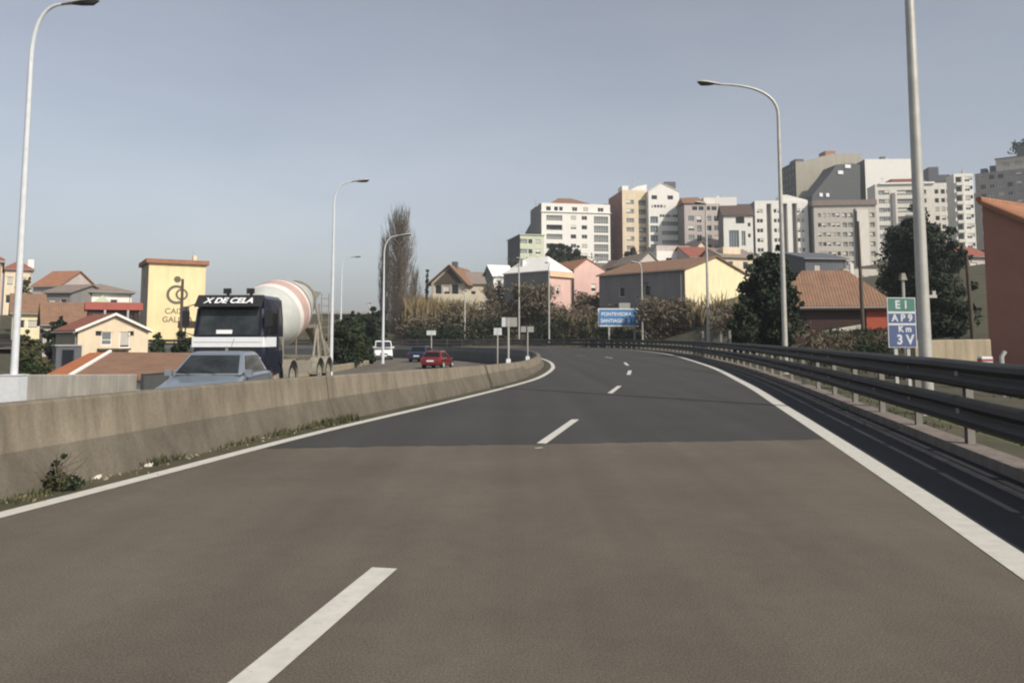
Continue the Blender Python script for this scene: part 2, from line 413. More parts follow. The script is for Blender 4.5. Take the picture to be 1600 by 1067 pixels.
# cut the road surface: near (old brown asphalt) and beyond the resurfacing joint (dark asphalt)
jl, jr = G(430, 703.5), G(1275, 681)
def cut(path, q):   # index of path nearest q
    return min(range(len(path)), key=lambda i: (path[i]-q).length)
LE = offset(LP, -.42); RE = offset(RP, .10)
cl, cr_ = cut(LE, jl), cut(RE, jr)
def surf(A, B, n, m, name, z):
    b = MB()
    g = [[None]*9 for _ in range(n+1)]
    for i in range(n+1):
        a, c = at_frac(A, i/n), at_frac(B, i/n)
        for k in range(9): g[i][k] = a.lerp(c, k/8)+Vector((0, 0, z))
    for i in range(n):
        for k in range(8): b.poly([g[i][k], g[i][k+1], g[i+1][k+1], g[i+1][k]], m)
    return structure(b, name)
surf(LE[:cl+1], RE[:cr_+1], 20, 'old_asphalt', 'road', 0)
surf(LE[cl:], RE[cr_:], 160, 'new_asphalt', 'road', 0)
b = MB(); n = 70; jag = [rnd.uniform(-.05, .05) for _ in range(n+1)]; a, c = LE[cl], RE[cr_]; dv = Vector((-(c-a).y, (c-a).x, 0)).normalized()
for i in range(n):
    p, q = a.lerp(c, i/n), a.lerp(c, (i+1)/n); z = Vector((0, 0, .0025))
    b.poly([p+dv*(-.07+jag[i])+z, q+dv*(-.07+jag[i+1])+z, q+dv*(.03+jag[(i+7) % n]*.5)+z, p+dv*(.03+jag[(i+6) % n]*.5)+z], 'new_asphalt')
structure(b, 'road')
b = MB(); n = 200; A = offset(BAR, -.28); g = []
for i in range(n+1):
    a, c = at_frac(WL, i/n), at_frac(A, i/n)
    g.append([Vector((*(a.lerp(c, k/6)).xy, zo(a.lerp(c, k/6).y))) for k in range(7)])
for i in range(n):
    for k in range(6): b.poly([g[i][k], g[i][k+1], g[i+1][k+1], g[i+1][k]], 'far_asphalt')
structure(b, 'road')
# edge lines and dashes, sheets 4 mm above the asphalt
b = MB(); strip(b, offset(LP, -.085, .004), offset(LP, .085, .004), 'paint'); structure(b, 'road_marking')
b = MB(); strip(b, offset(RP, -.11, .004), offset(RP, .11, .004), 'paint'); structure(b, 'road_marking')
def dash(u0, v0, u1, v1, wd=.12, z=.0045):
    a, c = G(u0, v0), G(u1, v1); nrm = Vector(((c-a).y, -(c-a).x, 0)).normalized()*wd/2
    b = MB(); k = 8
    for i in range(k):
        p, q = a.lerp(c, i/k), a.lerp(c, (i+1)/k)
        b.poly([p-nrm+Vector((0, 0, z)), p+nrm+Vector((0, 0, z)), q+nrm+Vector((0, 0, z)), q-nrm+Vector((0, 0, z))], 'paint')
    structure(b, 'road_marking')
dash(325, 1120, 601, 888, .15); dash(846, 693, 899, 655.5); dash(953, 614.5, 968, 603); dash(982, 585.5, 984.5, 579, .14)
dash(981, 571, 976, 566.5, .14); dash(957, 559.5, 946, 557.8, .14); dash(916, 555.5, 900, 555, .14)
dash(836, 700.5, 848, 699.5, .05)
# white edge line of the other carriageway along the back of the median
fb = [p for p in offset(BAR, -.75)]; k0 = y_index(fb, 46)
A = offset(fb[k0:], -.08); B = offset(fb[k0:], .08)
for p in A+B: p.z = zo(p.y)+.006
b = MB(); strip(b, A, B, 'paint'); structure(b, 'road_marking')
# hard shoulder, drainage edge, kerb and verge on the right
b = MB(); strip(b, offset(RP, .10, -.001), offset(RP, .78, -.001), 'black_asphalt_and_shade'); structure(b, 'hard_shoulder')  # dark asphalt colour also carries the guardrail's shadow band
b = MB(); A, B = offset(RP, .78, .012), offset(RP, .86, .012); strip(b, A, B, 'kerb'); strip(b, offset(RP, .78, -.05), A, 'kerb'); structure(b, 'drain_edge')
b = MB(); strip(b, offset(RP, .86, -.012), offset(RP, 1.12, -.012), 'black_asphalt_and_shade'); structure(b, 'drain_channel')
b = MB(); strip(b, offset(RP, 1.12, -.05), offset(RP, 1.13, .10), 'kerb'); strip(b, offset(RP, 1.13, .10), offset(RP, 1.42, .10), 'kerb')
strip(b, offset(RP, 1.42, .10), offset(RP, 1.43, -.1), 'kerb'); structure(b, 'kerb')
b = MB(); strip(b, offset(RP, 1.43, .02), offset(RP, 2.1, .0), 'soil'); strip(b, offset(RP, 2.1, .0), offset(RP, 5.0, -.75), 'grass'); structure(b, 'verge')

# ------------------------------------------------------------------ terrain
poly = [p.xy for p in WL]+[p.xy for p in reversed(offset(RP, 1.3))]
def inside(x, y):
    c = False; j = len(poly)-1
    for i in range(0, len(poly)):
        xi, yi = poly[i]; xj, yj = poly[j]
        if (yi > y) != (yj > y) and x < (xj-xi)*(y-yi)/(yj-yi)+xi: c = not c
        j = i
    return c
def dist(path, x, y): return min(math.hypot(p.x-x, p.y-y) for p in path[::3])
HR = [(0, -.8), (5, -.75), (9, .8), (16, 4.6), (26, 7), (50, 10.5), (100, 16), (150, 23), (200, 37), (240, 52), (340, 78), (480, 92), (900, 100), (5000, 100)]
HL = [(0, -2.2), (25, -2.2), (40, -5), (60, -3.5), (90, 0), (130, 5), (250, 7), (600, 12), (5000, 14)]
def height(x, y):
    if y > 0 and abs(x) < 90 and y < 115 and inside(x, y): return -1.5
    t = x/max(y, 5)
    d = dist(RP, x, y) if y < 200 and abs(x) < 150 else max(y-105, 100)
    if y >= 200: d = y-103
    hr = interp(HR, d)*(smooth01(38, 105, y) if d < 95 else 1)
    if y < 20 and d > 10: hr = min(hr, -.75)
    hr = min(hr, 5.5+hr*.1)*(1-smooth01(-.05, .05, t))+hr*smooth01(-.05, .05, t)
    hr *= .55+.45*smooth01(-.2, .02, t)
    if t > .55: hr += 20*smooth01(.5, .75, t)*smooth01(200, 420, y)
    hl = interp(HL, y) if x < -5 else -2
    if x < -5 and y < 60: hl = min(hl, -1.6-.8*dist(WL, x, y)) if dist(WL, x, y) < 4 else hl
    wgt = smooth01(-.24, -.12, t) if y > 85 else (1 if x > 0 else 0)
    return hl*(1-wgt)+hr*wgt + .25*math.sin(x*.31)*math.cos(y*.23)*smooth01(60, 130, y)
xs = [-2500, -2000, -1500, -900, -600, -400, -300, -220, -160, -120]+[-100+3*i for i in range(67)]+[104, 112, 122, 135, 150, 170, 200, 240, 290, 350, 430, 600, 900, 1500, 2000, 2500]
ys = [-60, -30, -12]+[-4+3*i for i in range(52)]+[156, 164, 174, 186, 200, 215, 230, 245, 260, 280, 300, 325, 350, 380, 420, 480, 560, 700, 900, 1300, 1800, 2500]
b = MB(); idx = {}
for i, x in enumerate(xs):
    for j, y in enumerate(ys):
        idx[i, j] = len(b.v); b.v.append((x, y, height(x, y)))
k = b.mi('soil')
for i in range(len(xs)-1):
    for j in range(len(ys)-1):
        b.f.append((idx[i, j], idx[i+1, j], idx[i+1, j+1], idx[i, j+1])); b.m.append(k)
o = b.build('ground', smooth=180); o['kind'] = 'structure'

# ------------------------------------------------------------------ median barrier, parapets, guardrail
def barrier(name, label, pts, top, base=-1.3, m='concrete', group=None, off=0):
    b = MB(); N = normals(pts); rings = []
    for p, q in zip(pts, N):
        h = top(p)
        kz = .36 if h > .5 else .5*h
        prof = [(.27, base), (.27, .07), (.15, kz), (.095, h-.02), (.08, h), (-.08, h), (-.095, h-.02), (-.15, kz), (-.27, .07), (-.27, base)]
        rings.append([Vector((p.x, p.y, 0))+q*a+Vector((0, 0, z)) for a, z in prof])
    b.loft(rings, m)
    if m == 'concrete':
        k = b.mi('stained')
        for i in range(len(rings)-1):
            for j in (0, 1, 7, 8): b.m[i*10+j] = k
    return tag(b.build(name, smooth=25), label, 'barrier', group)
def btop(p):
    if p.y < 40: return interp([(5.5, .77), (11, .735), (15, .675), (22, .565), (28, .49), (40, .46)], p.y)
    return interp([(40, .46), (70, .44), (100, .44)], p.y)
ic = cut(BAR, G(536, 660))
barrier('median_barrier', 'weathered concrete median barrier nearest the camera, left of the joint', BAR[:ic+1], btop)
i2 = cut(BAR, Vector((1.2, 44, 0)))
ps = BAR[ic:i2+1]; ps[0] = ps[0].lerp(ps[1], .05)
barrier('median_barrier', 'concrete median barrier running from the joint to the nose of the bend', ps, btop)
barrier('median_barrier', 'low barrier with its shaded face painted in, curving left beyond the nose of the bend', BAR[i2+1:], btop, m='darkgrey')  # dark material puts the shade of the barrier's back face into colour

def wall_run(name, label, pts, ztop, zbot, thick, m, cat='wall'):
    b = MB(); N = normals(pts); rings = []
    for p, q in zip(pts, N):
        zt, zb = ztop(p), zbot(p); t = thick/2
        rings.append([Vector((p.x, p.y, 0))+q*a+Vector((0, 0, z)) for a, z in ((t, zb), (t, zt-.03), (t-.03, zt), (-t+.03, zt), (-t, zt-.03), (-t, zb))])
    b.loft(rings, m); return tag(b.build(name, smooth=30), label, cat)
i3 = y_index(WL, 30.7); i4 = y_index(WL, 32.6)
wall_run('parapet_wall', 'grey concrete parapet across the road, behind the silver car', WL[:i3], lambda p: interp([(18, .62), (22, .30), (31, -.10)], p.y), lambda p: -6, .3, 'pale_concrete')
wall_run('parapet_wall', 'low concrete parapet along the far lanes beyond the mixer truck', WL[i4:], lambda p: zo(p.y)+interp([(33, .45), (45, .42), (65, .30), (90, .3)], p.y), lambda p: -3, .3, 'tanwall')
# added dark panel standing in for the darkness inside the parapet gap
c0, c1 = WL[i3]+Vector((.0, .03, 0)), WL[i4]-Vector((0, .03, 0))
g = thing('metal_gate', 'added dark panel standing in for the dark parapet gap beside the silver car', 'gate', c0, math.atan2((c1-c0).y, (c1-c0).x))
L_ = (c1-c0).length
MB().box(.06, L_-.06, -.02, .02, -1.0, -.14, 'darkgrey').build('panel', g)
for x in (0, L_-.06): MB().box(x, x+.06, -.05, .05, -1.2, -.08, 'lampdark').build('post', g)
MB().box(.06, L_-.06, -.035, .035, -.14, -.09, 'lampdark').build('rail', g)

# steel guardrail: two beams on posts
gr = thing('guardrail', 'dark double-beam steel guardrail along the right edge of the road', 'guardrail')
GP = resample(offset(RP, 1.22, .10), .5); GN = normals(GP)
def beam(z0, z1):
    h = z1-z0; prof = [(-.0, z0), (-.05, z0+.12*h), (-.06, z0+.28*h), (-.005, z0+.45*h), (-.005, z0+.55*h), (-.06, z0+.72*h), (-.05, z0+.88*h), (0, z1), (.03, z1), (.03, z0)]
    b = MB(); b.loft([[Vector((p.x, p.y, 0))+q*(a+(.006 if (i//8) % 2 else 0))+Vector((0, 0, z+.003*math.sin(i*.9))) for a, z in prof] for i, (p, q) in enumerate(zip(GP, GN))], 'rail')
    return b.build('beam', gr, smooth=40)
beam(.74, 1.06); beam(.30, .64)
pm = None; NP = resample(offset(RP, 1.33, 0), 2.0)
NN = normals(NP)
for i, (p, q) in enumerate(zip(NP, NN)):
    if p.y < 2 or i > 75: continue
    if pm is None:
        b = MB(); b.box(-.04, .04, -.055, -.045, 0, .96, 'postgalv').box(-.04, .04, .045, .055, 0, .96, 'postgalv').box(-.005, .005, -.045, .045, 0, .96, 'postgalv').box(-.12, -.04, -.05, .05, .78, .92, 'postgalv').box(-.12, -.04, -.05, .05, .38, .54, 'postgalv')
        pm = b.build('post', gr); o = pm
    else:
        o = pm.copy(); COL.objects.link(o); o.parent = gr
    o.location = (p.x, p.y, .05+rnd.uniform(-.015, .01)); o.rotation_euler = (rnd.gauss(0, .012), rnd.gauss(0, .012), math.atan2(q.y, q.x)+rnd.gauss(0, .03))

# ------------------------------------------------------------------ street lamps
def lamp(label, base, H, u_head, v_head, Yh=None, base_box=None, r0=.10, r1=.055, rise=.9, bend=1.6, group='street lamps along the road', head=.85, mat='galv_pale', hook=False):
    tip = P(u_head, v_head, Yh or base[1]); tip = Vector((tip.x, tip.y, H if v_head < -50 else tip.z))
    B0 = Vector(base); t = thing('street_lamp', label, 'street lamp', B0, 0, group)
    L = tip-B0; hor = Vector((L.x, L.y, 0)); hl = hor.length; hd = hor.normalized()
    zt = L.z
    zb = zt-rise
    b = MB(); b.tube([(0, 0, 0), (0, 0, zb*.5), (0, 0, zb-bend*.55)], [r0, (r0+r1)/2, r1], mat, 10)
    b.build('pole', t, smooth=40)
    pts = []
    for k in range(11):
        s = k/10
        q0, q1, q2 = Vector((0, 0, zb-bend*.55)), Vector((0, 0, zt-(.05 if not hook else .0))), hd*(hl-head)+Vector((0, 0, zt))
        pts.append(q0*(1-s)**2+q1*2*s*(1-s)+q2*s*s)
    b = MB(); b.tube(pts, [r1*(1-.35*k/10) for k in range(11)], mat, 8); b.build('arm', t, smooth=40)
    # lantern: tapered shell, darker bowl underneath
    e = hd*(hl-head)+Vector((0, 0, zt)); sd = Vector((hd.y, -hd.x, 0)); up = Vector((0, 0, 1)); tl = hd*math.cos(R(6))+up*math.sin(R(6))
    def ring(s, wd, hu, hd_): return [e+tl*s*head+sd*math.cos(a)*wd+up*(math.sin(a)*(hu if math.sin(a) > 0 else hd_)) for a in [2*math.pi*k/10 for k in range(10)]]
    b = MB(); b.loft([ring(0, .04, .04, .04), ring(.25, .09, .07, .03), ring(.6, .15, .10, .02), ring(.9, .14, .08, .02), ring(1.02, .06, .03, .01)], 'galv'); b.build('lamp_head', t, smooth=50)
    b = MB(); b.loft([ring(.3, .06, -.03, .05), ring(.55, .12, -.02, .10), ring(.85, .12, -.02, .13), ring(.98, .05, -.02, .06)], 'lampdark'); b.build('lamp_bowl', t, smooth=50)
    if base_box:
        wx, wy, hz = base_box
        MB().box(-wx/2, wx/2, -wy/2, wy/2, -.2, hz, 'galv_pale').box(-wx/2-.02, wx/2+.02, -wy/2-.02, wy/2+.02, hz, hz+.03, 'galv_pale').build('base', t)
    else:
        MB().box(-.16, .16, -.16, .16, 0, .025, 'galv').build('base_plate', t)
    return t
p = P(21, 600, 22.0); lamp('tall pale lamp post with a boxed base at the far left, arm reaching right', (p.x, 22.0, -.6), 0, 154, 7, base_box=(.52, .4, .88), r0=.10, r1=.065, bend=2.2, rise=.5, head=1.05)
p = P(517, 578, 44.7); lamp('pale lamp post standing behind the rear wheels of the mixer truck', (p.x, 44.7, zo(44.7)), 0, 577, 284, rise=.5, bend=1.6, r0=.11, head=1.0)
p = P(598, 562, 66); lamp('lamp post in front of the bare poplar, beside the white van', (p.x, 66, zo(66)), 0, 643, 368, rise=.6, bend=1.8, r0=.13, head=1.1)
p = P(532, 530, 88); lamp('thin far lamp post seen just right of the mixer truck, near the overpass', (p.x, 88, -.8), 0, 564, 402, rise=.5, r0=.12, head=1.1)
p = G(1450, 648); lamp('nearest tall lamp post, rising out of the picture beside the blue and green sign', (p.x, p.y, 0), 10.4, 1290, -60, r0=.112, r1=.07, mat='galv')
b_ = [o for o in bpy.data.objects if o.get('label', '').startswith('nearest tall')][0]
MB().box(.08, .24, -.015, .015, 2.0, 2.05, 'galv').box(.17, .22, -.015, .015, 2.05, 2.12, 'galv').build('bracket', b_)
p = G(1228, 584); lamp('lamp post with its arm hooked left over the road, before a dark tree', (p.x, p.y, 0), 0, 1090, 132, r0=.105, r1=.06, rise=.0, bend=2.2, mat='galv')
p = P(1107, 530, 56); lamp('slim lamp post rising in front of the yellow gabled house', (p.x, 56, 0), 0, 1085, 318, r0=.11, r1=.07, rise=.3, mat='galv')
p = P(1004, 530, 98); lamp('slim lamp post right of the blue direction sign', (p.x, 98, .4), 0, 985, 410, r0=.12, r1=.08, rise=.3, mat='galv')
p = P(858, 533, 109); lamp('slim lamp post against the pink building', (p.x, 109, .6), 0, 851, 411, r0=.13, r1=.09, rise=.3, mat='galv')
p = P(811, 533, 112); lamp('slim lamp post left of the pink building, before the bluish wall', (p.x, 112, .8), 0, 806, 404, r0=.14, r1=.10, rise=.3, mat='galv')
p = P(726, 532, 112); lamp('short pale lamp post on the far bank below the house with brown gable', (p.x, 112, .8), 0, 731, 455, r0=.14, r1=.10, rise=.3, mat='galv')
p = P(577, 516, 112); lamp('short grey lamp post in the dark bushes left of the poplar', (p.x, 112, 0), 0, 581, 474, r0=.14, r1=.10, rise=.3, mat='galv')
# ------------------------------------------------------------------ buildings
def holed(b, x0, x1, z0, z1, holes, m, put, rec):
    """a wall face with real recessed openings; put(x, z, depth) -> point"""
    xs_ = sorted({x0, x1, *[h[0] for h in holes], *[h[1] for h in holes]}); zs_ = sorted({z0, z1, *[h[2] for h in holes], *[h[3] for h in holes]})
    for i in range(len(xs_)-1):
        for j in range(len(zs_)-1):
            cx, cz = (xs_[i]+xs_[i+1])/2, (zs_[j]+zs_[j+1])/2
            if any(h[0] < cx < h[1] and h[2] < cz < h[3] for h in holes): continue
            b.poly([put(xs_[i], zs_[j], 0), put(xs_[i+1], zs_[j], 0), put(xs_[i+1], zs_[j+1], 0), put(xs_[i], zs_[j+1], 0)], m)
    for h in holes:
        r = h[5] if len(h) > 5 else rec
        a = [(h[0], h[2]), (h[1], h[2]), (h[1], h[3]), (h[0], h[3])]
        for k in range(4):
            p, q = a[k], a[(k+1) % 4]
            b.poly([put(*p, 0), put(*q, 0), put(*q, r), put(*p, r)], m)
WC = {}
def window_mesh(w_, h_, style):
    key = (round(w_, 2), round(h_, 2), style)
    if key in WC: return WC[key]
    b = MB(); f = 'white'; gl = 'glass'
    if style == 'gallery': gl = 'glassgrey'
    if style == 'blue': gl = 'glassblue'
    if style.startswith('beige'): f = 'offwhite'; gl = 'glassgrey'
    if style == 'dark': f = 'lampdark'
    if style == 'balcony':
        b.box(0, w_, .0, .03, 0, h_, 'darkgrey'); b.box(w_*.3, w_*.7, -.02, 0, 0, h_*.85, 'glass')
    else:
        t = .07
        b.box(t, w_-t, .05, .07, t, h_-t, gl)
        for q in ((0, w_, 0, t), (0, w_, h_-t, h_)): b.box(q[0], q[1], 0, .08, q[2], q[3], f)
        b.box(0, t, 0, .08, t, h_-t, f); b.box(w_-t, w_, 0, .08, t, h_-t, f)
        n = max(1, round(w_/(.75 if style in ('gallery', 'beige', 'blue') else .9)))
        for i in range(1, n): b.box(w_*i/n-.03, w_*i/n+.03, .0, .05, t, h_-t, f)
        if style in ('gallery', 'beige', 'beigeshut'): b.box(t, w_-t, -.003, .048, h_*.36, h_*.36+.06, f)
        if style == 'shut': b.box(t, w_-t, .01, .045, h_*.45, h_-t, 'offwhite')
        if style == 'shutlow': b.box(t, w_-t, .01, .045, h_*.16, h_-t, 'greybeige')
        if style == 'beigeshut': b.box(t, w_*.55, -.02, -.004, h_*.4, h_-t, 'offwhite')
    me = b.build('window').data; o = [q for q in bpy.data.objects if q.data is me][0]; bpy.data.objects.remove(o)
    WC[key] = me; return me
def add_windows(t, holes, face, d=0):
    for h in holes:
        st = h[4] if len(h) > 4 else 'plain'
        if st is None: continue
        r = (h[5] if len(h) > 5 else .2)-.09
        if st in ('plain', 'dark', 'shut', 'beige') and h[1]-h[0] > .7: st = rnd.choice([st, st, st, 'shut', 'shutlow', 'plain'] if st != 'beige' else [st, st, 'beigeshut'])
        me = window_mesh(h[1]-h[0], h[3]-h[2], st)
        o = bpy.data.objects.new('window', me); COL.objects.link(o); o.parent = t
        if face == 'front': o.location = (h[0], r, h[2])
        else: o.location = (r, d-h[0], h[2]); o.rotation_euler = (0, 0, R(-90))
def slab(b, pts, m, t=.14, under=None):
    """roof slab: pts is the top face, thickened straight down"""
    lo = [Vector(p)-Vector((0, 0, t)) for p in pts]
    b.loft([lo, [Vector(p) for p in pts]], m)
def house(name, label, cat, u0, u1, v, Y, a, depth, zb, wall, roof='flat', rh=2.0, tile='tile_brown', front=(), left=(), oh=.35, group=None, side=None, parapet=0., ridge=.5, corner=None, width=None, roofmat2=None, rt=.16):
    """front face spans picture columns u0..u1 with its eaves at row v; a turns the front to the right (towards the sun)"""
    a = R(a); z = zof(v, Y); x0 = xof(u0, z, Y)
    if width is None:
        t1 = (u1-CU)/F*(math.cos(PITCH)+(z-CAMZ)/Y*math.sin(PITCH))
        width = (t1*Y-x0)/(math.cos(a)-t1*math.sin(a))
    H = z-zb; W = width; D = depth
    t = thing(name, label, cat, (x0, Y, zb), a, group)
    fh = [tuple(h) for h in (front(W, H) if callable(front) else front)]
    lh = [tuple(h) for h in (left(D, H) if callable(left) else left)]
    b = MB()
    holed(b, 0, W, 0, H, fh, wall, lambda x, zz, r: (x, r, zz), .2)
    holed(b, 0, D, 0, H, lh, side or wall, lambda x, zz, r: (r, D-x, zz), .2)  # side materials darker than the front paint the shade on the flank
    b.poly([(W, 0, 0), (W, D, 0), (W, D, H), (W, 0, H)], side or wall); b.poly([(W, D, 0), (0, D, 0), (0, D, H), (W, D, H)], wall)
    if roof == 'gable_y':
        rx = W*ridge
        b.poly([(0, 0, H), (W, 0, H), (rx, 0, H+rh)], wall); b.poly([(0, D, H), (rx, D, H+rh), (W, D, H)], wall)
    if roof == 'gable_x':
        ry = D*ridge
        b.poly([(0, D, H), (0, 0, H), (0, ry, H+rh)], side or wall); b.poly([(W, 0, H), (W, D, H), (W, ry, H+rh)], side or wall)
    if roof == 'flat':
        b.poly([(0, 0, H-parapet), (W, 0, H-parapet), (W, D, H-parapet), (0, D, H-parapet)], wall)
        if parapet:
            k = .25
            for q in ((0, W, 0, 0, k, 1), (0, W, D-k, D, D-k, 1)): pass
            b.poly([(0, 0, H), (W, 0, H), (W-k, k, H), (k, k, H)], wall); b.poly([(W, 0, H), (W, D, H), (W-k, D-k, H), (W-k, k, H)], wall)
            b.poly([(W, D, H), (0, D, H), (k, D-k, H), (W-k, D-k, H)], wall); b.poly([(0, D, H), (0, 0, H), (k, k, H), (k, D-k, H)], wall)
            b.poly([(k, k, H), (W-k, k, H), (W-k, k, H-parapet), (k, k, H-parapet)], wall); b.poly([(W-k, k, H), (W-k, D-k, H), (W-k, D-k, H-parapet), (W-k, k, H-parapet)], wall)
            b.poly([(W-k, D-k, H), (k, D-k, H), (k, D-k, H-parapet), (W-k, D-k, H-parapet)], wall); b.poly([(k, D-k, H), (k, k, H), (k, k, H-parapet), (k, D-k, H-parapet)], wall)
    b.build('wall', t)
    add_windows(t, fh, 'front'); add_windows(t, lh, 'left', D)
    r = MB(); e = .02
    if roof == 'gable_y':
        rx = W*ridge; sl_, sr = rh/rx, rh/(W-rx)
        top = H+rh+rt+e
        slab(r, [(-oh, -oh, H-oh*sl_+rt+e), (rx, -oh, top), (rx, D+oh, top), (-oh, D+oh, H-oh*sl_+rt+e)], tile, rt)
        slab(r, [(rx+.001, -oh, top), (W+oh, -oh, H-oh*sr+rt+e), (W+oh, D+oh, H-oh*sr+rt+e), (rx+.001, D+oh, top)], roofmat2 or tile, rt)
    elif roof == 'gable_x':
        ry = D*ridge; s1, s2 = rh/ry, rh/(D-ry); top = H+rh+rt+e
        slab(r, [(-oh, -oh, H-oh*s1+rt+e), (W+oh, -oh, H-oh*s1+rt+e), (W+oh, ry, top), (-oh, ry, top)], tile, rt)
        slab(r, [(-oh, ry+.001, top), (W+oh, ry+.001, top), (W+oh, D+oh, H-oh*s2+rt+e), (-oh, D+oh, H-oh*s2+rt+e)], tile, rt)
    elif roof == 'hip':
        k = min(W, D)/2*.98; A = [(-oh, -oh), (W+oh, -oh), (W+oh, D+oh), (-oh, D+oh)]; z0 = H+e; z1 = H+rh+e
        if W >= D: r1, r2 = (k, D/2, z1), (W-k, D/2, z1)
        else: r1, r2 = (W/2, k, z1), (W/2, D-k, z1)
        c = [Vector((*q, z0)) for q in A]; u = [q+Vector((0, 0, rt)) for q in c]
        for i in range(4): r.poly([c[i], c[(i+1) % 4], u[(i+1) % 4], u[i]], tile)
        r.poly([c[3], c[2], c[1], c[0]], tile)
        if W >= D: F4 = [[u[0], u[1], r2, r1], [u[1], u[2], r2], [u[2], u[3], r1, r2], [u[3], u[0], r1]]
        else: F4 = [[u[0], u[1], r1], [u[1], u[2], r2, r1], [u[2], u[3], r2], [u[3], u[0], r1, r2]]
        for q in F4: r.poly(q, tile)
    elif roof == 'slab':
        r.box(-oh, W+oh, -oh, D+oh, H+e, H+e+rh, tile)
    if r.v: r.build('roof', t)
    if Y < 160 and roof in ('gable_x', 'hip', 'gable_y'):
        gz = H-(oh*rh/(D*ridge) if roof == 'gable_x' else (oh*rh/(W*ridge) if roof == 'gable_y' else 0))+.02
        b = MB()
        if roof == 'gable_y': b.tube([(-oh-.06, -oh, gz), (-oh-.06, D+oh, gz)], .065, 'signgrey', 6).build('gutter', t)
        else: b.tube([(-oh, -oh-.07, gz), (W+oh, -oh-.07, gz)], .065, 'signgrey', 6).build('gutter', t)
        MB().tube([(W*.97, -.07, 0), (W*.97, -.07, H-.3), (W*.97, -oh, gz-.05)] if roof != 'gable_y' else [(-.07, D*.04, 0), (-.07, D*.04, H-.35), (-oh, D*.04, gz-.05)], .045, 'signgrey', 6).build('downpipe', t)
    t['_w'] = W; t['_h'] = H; t['_d'] = D
    return t
def grid(cols, n, top, pitch=3.0, h=1.4, skip=(), hs=None):
    """cols: (centre fraction, width, style[, height[, recess]])"""
    def f(W, H):
        o = []
        for i in range(n):
            z1 = H-top-i*pitch
            for j, c in enumerate(cols):
                if (i, j) in skip: continue
                hh = c[3] if len(c) > 3 else h
                x = c[0]*W
                if z1-hh < .1: continue
                o.append((x-c[1]/2, x+c[1]/2, z1-hh, z1, c[2], c[4] if len(c) > 4 else .2))
        return o
    return f
def sub(t, name, x0, x1, y0, y1, z0, z1, m, label=None):
    o = MB().box(x0, x1, y0, y1, z0, z1, m).build(name, t)
    if label: o['label'] = label
    return o
def dims(t): return t['_w'], t['_h'], t['_d']

# ---- the apartment blocks on the hill, left to right
HB = 'apartment blocks on the hill'
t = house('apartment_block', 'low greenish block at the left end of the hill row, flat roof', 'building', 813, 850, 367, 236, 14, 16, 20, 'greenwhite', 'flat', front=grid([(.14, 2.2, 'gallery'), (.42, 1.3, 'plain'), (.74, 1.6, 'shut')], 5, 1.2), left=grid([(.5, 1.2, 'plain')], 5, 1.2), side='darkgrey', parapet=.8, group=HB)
sub(t, 'cornice', -.3, dims(t)[0]+.3, -.3, dims(t)[2]+.3, dims(t)[1]+.01, dims(t)[1]+.25, 'greenwhite')
A1 = grid([(.10, 1.5, 'dark'), (.155, .0001, None), (.21, 1.2, 'dark'), (.28, 1.2, 'dark'), (.48, 1.7, 'plain'), (.64, 1.7, 'plain'), (.86, 1.9, 'plain')], 1, 1.1, h=1.3)
def A1f(W, H):
    o = [h for h in A1(W, H) if h[4]]
    for i in range(6):
        z1 = H-3.9-i*3.0
        o += [(W*.07, W*.30, z1-1.7, z1, 'balcony' if i in (1, 3) else 'beige', 1.1 if i in (1, 3) else .35), (W*.76, W*.97, z1-2.35, z1, 'beige', .3),
              (W*.42, W*.50, z1-1.3, z1, 'shut' if i % 2 else 'dark'), (W*.58, W*.66, z1-1.3, z1, 'dark' if i % 2 else 'plain')]
    return o
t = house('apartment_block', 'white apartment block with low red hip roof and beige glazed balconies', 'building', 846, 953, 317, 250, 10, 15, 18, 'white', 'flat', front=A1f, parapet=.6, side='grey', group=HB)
W_, H_, D_ = dims(t)
r = MB(); z0, z1 = H_+.03, H_+3.0; q = [(W_*.13, 2, z0), (W_*.82, 2, z0), (W_*.82, D_-1, z0), (W_*.13, D_-1, z0)]; a_, c_ = (W_*.32, D_/2, z1), (W_*.52, D_/2, z1)
r.poly([q[0], q[1], c_, a_], 'tile_brown').poly([q[1], q[2], c_], 'tile_brown').poly([q[2], q[3], a_, c_], 'tile_brown').poly([q[3], q[0], a_], 'tile_brown').poly(q[::-1], 'tile_brown'); r.build('roof', t)
sub(t, 'cornice', -.25, W_+.25, -.35, -.002, H_-2.9, H_-2.6, 'white')
t = house('apartment_block', 'narrow grey rear block showing left of the white hip-roofed block', 'building', 838, 849, 322, 262, 10, 10, 18, 'grey', 'flat', front=grid([(.5, 1.2, 'plain')], 6, 1.5), group=HB)
t = house('apartment_block', 'orange-cream block with dark flank and a white rooftop terrace', 'building', 972, 1012, 297, 256, 8, 17, 16, 'cream', 'flat', front=grid([(.30, 2.6, 'beige', 1.5), (.78, 2.6, 'beige', 1.7, .6)], 8, 3.2), left=grid([(.3, 1.2, 'plain'), (.7, 1.2, 'plain')], 8, 3.2), side='brownwall', parapet=.6, group=HB)
W_, H_, D_ = dims(t)
sub(t, 'penthouse', .3, 2.4, 1, 6, H_+.0, H_+1.6, 'white'); MB().prism([(2.8, 1, H_), (W_, 1, H_), (W_, 1, H_+2.2), (5.2, 1, H_+1.5)], (0, 6, 0), 'white').build('terrace_wall', t)
MB().tube([(4.4, 3, H_), (4.4, 3, H_+4.2)], .09, 'galv', 6).tube([(3.6, 3, H_+3.7), (5.2, 3, H_+3.7)], .05, 'galv', 5).build('antenna', t)
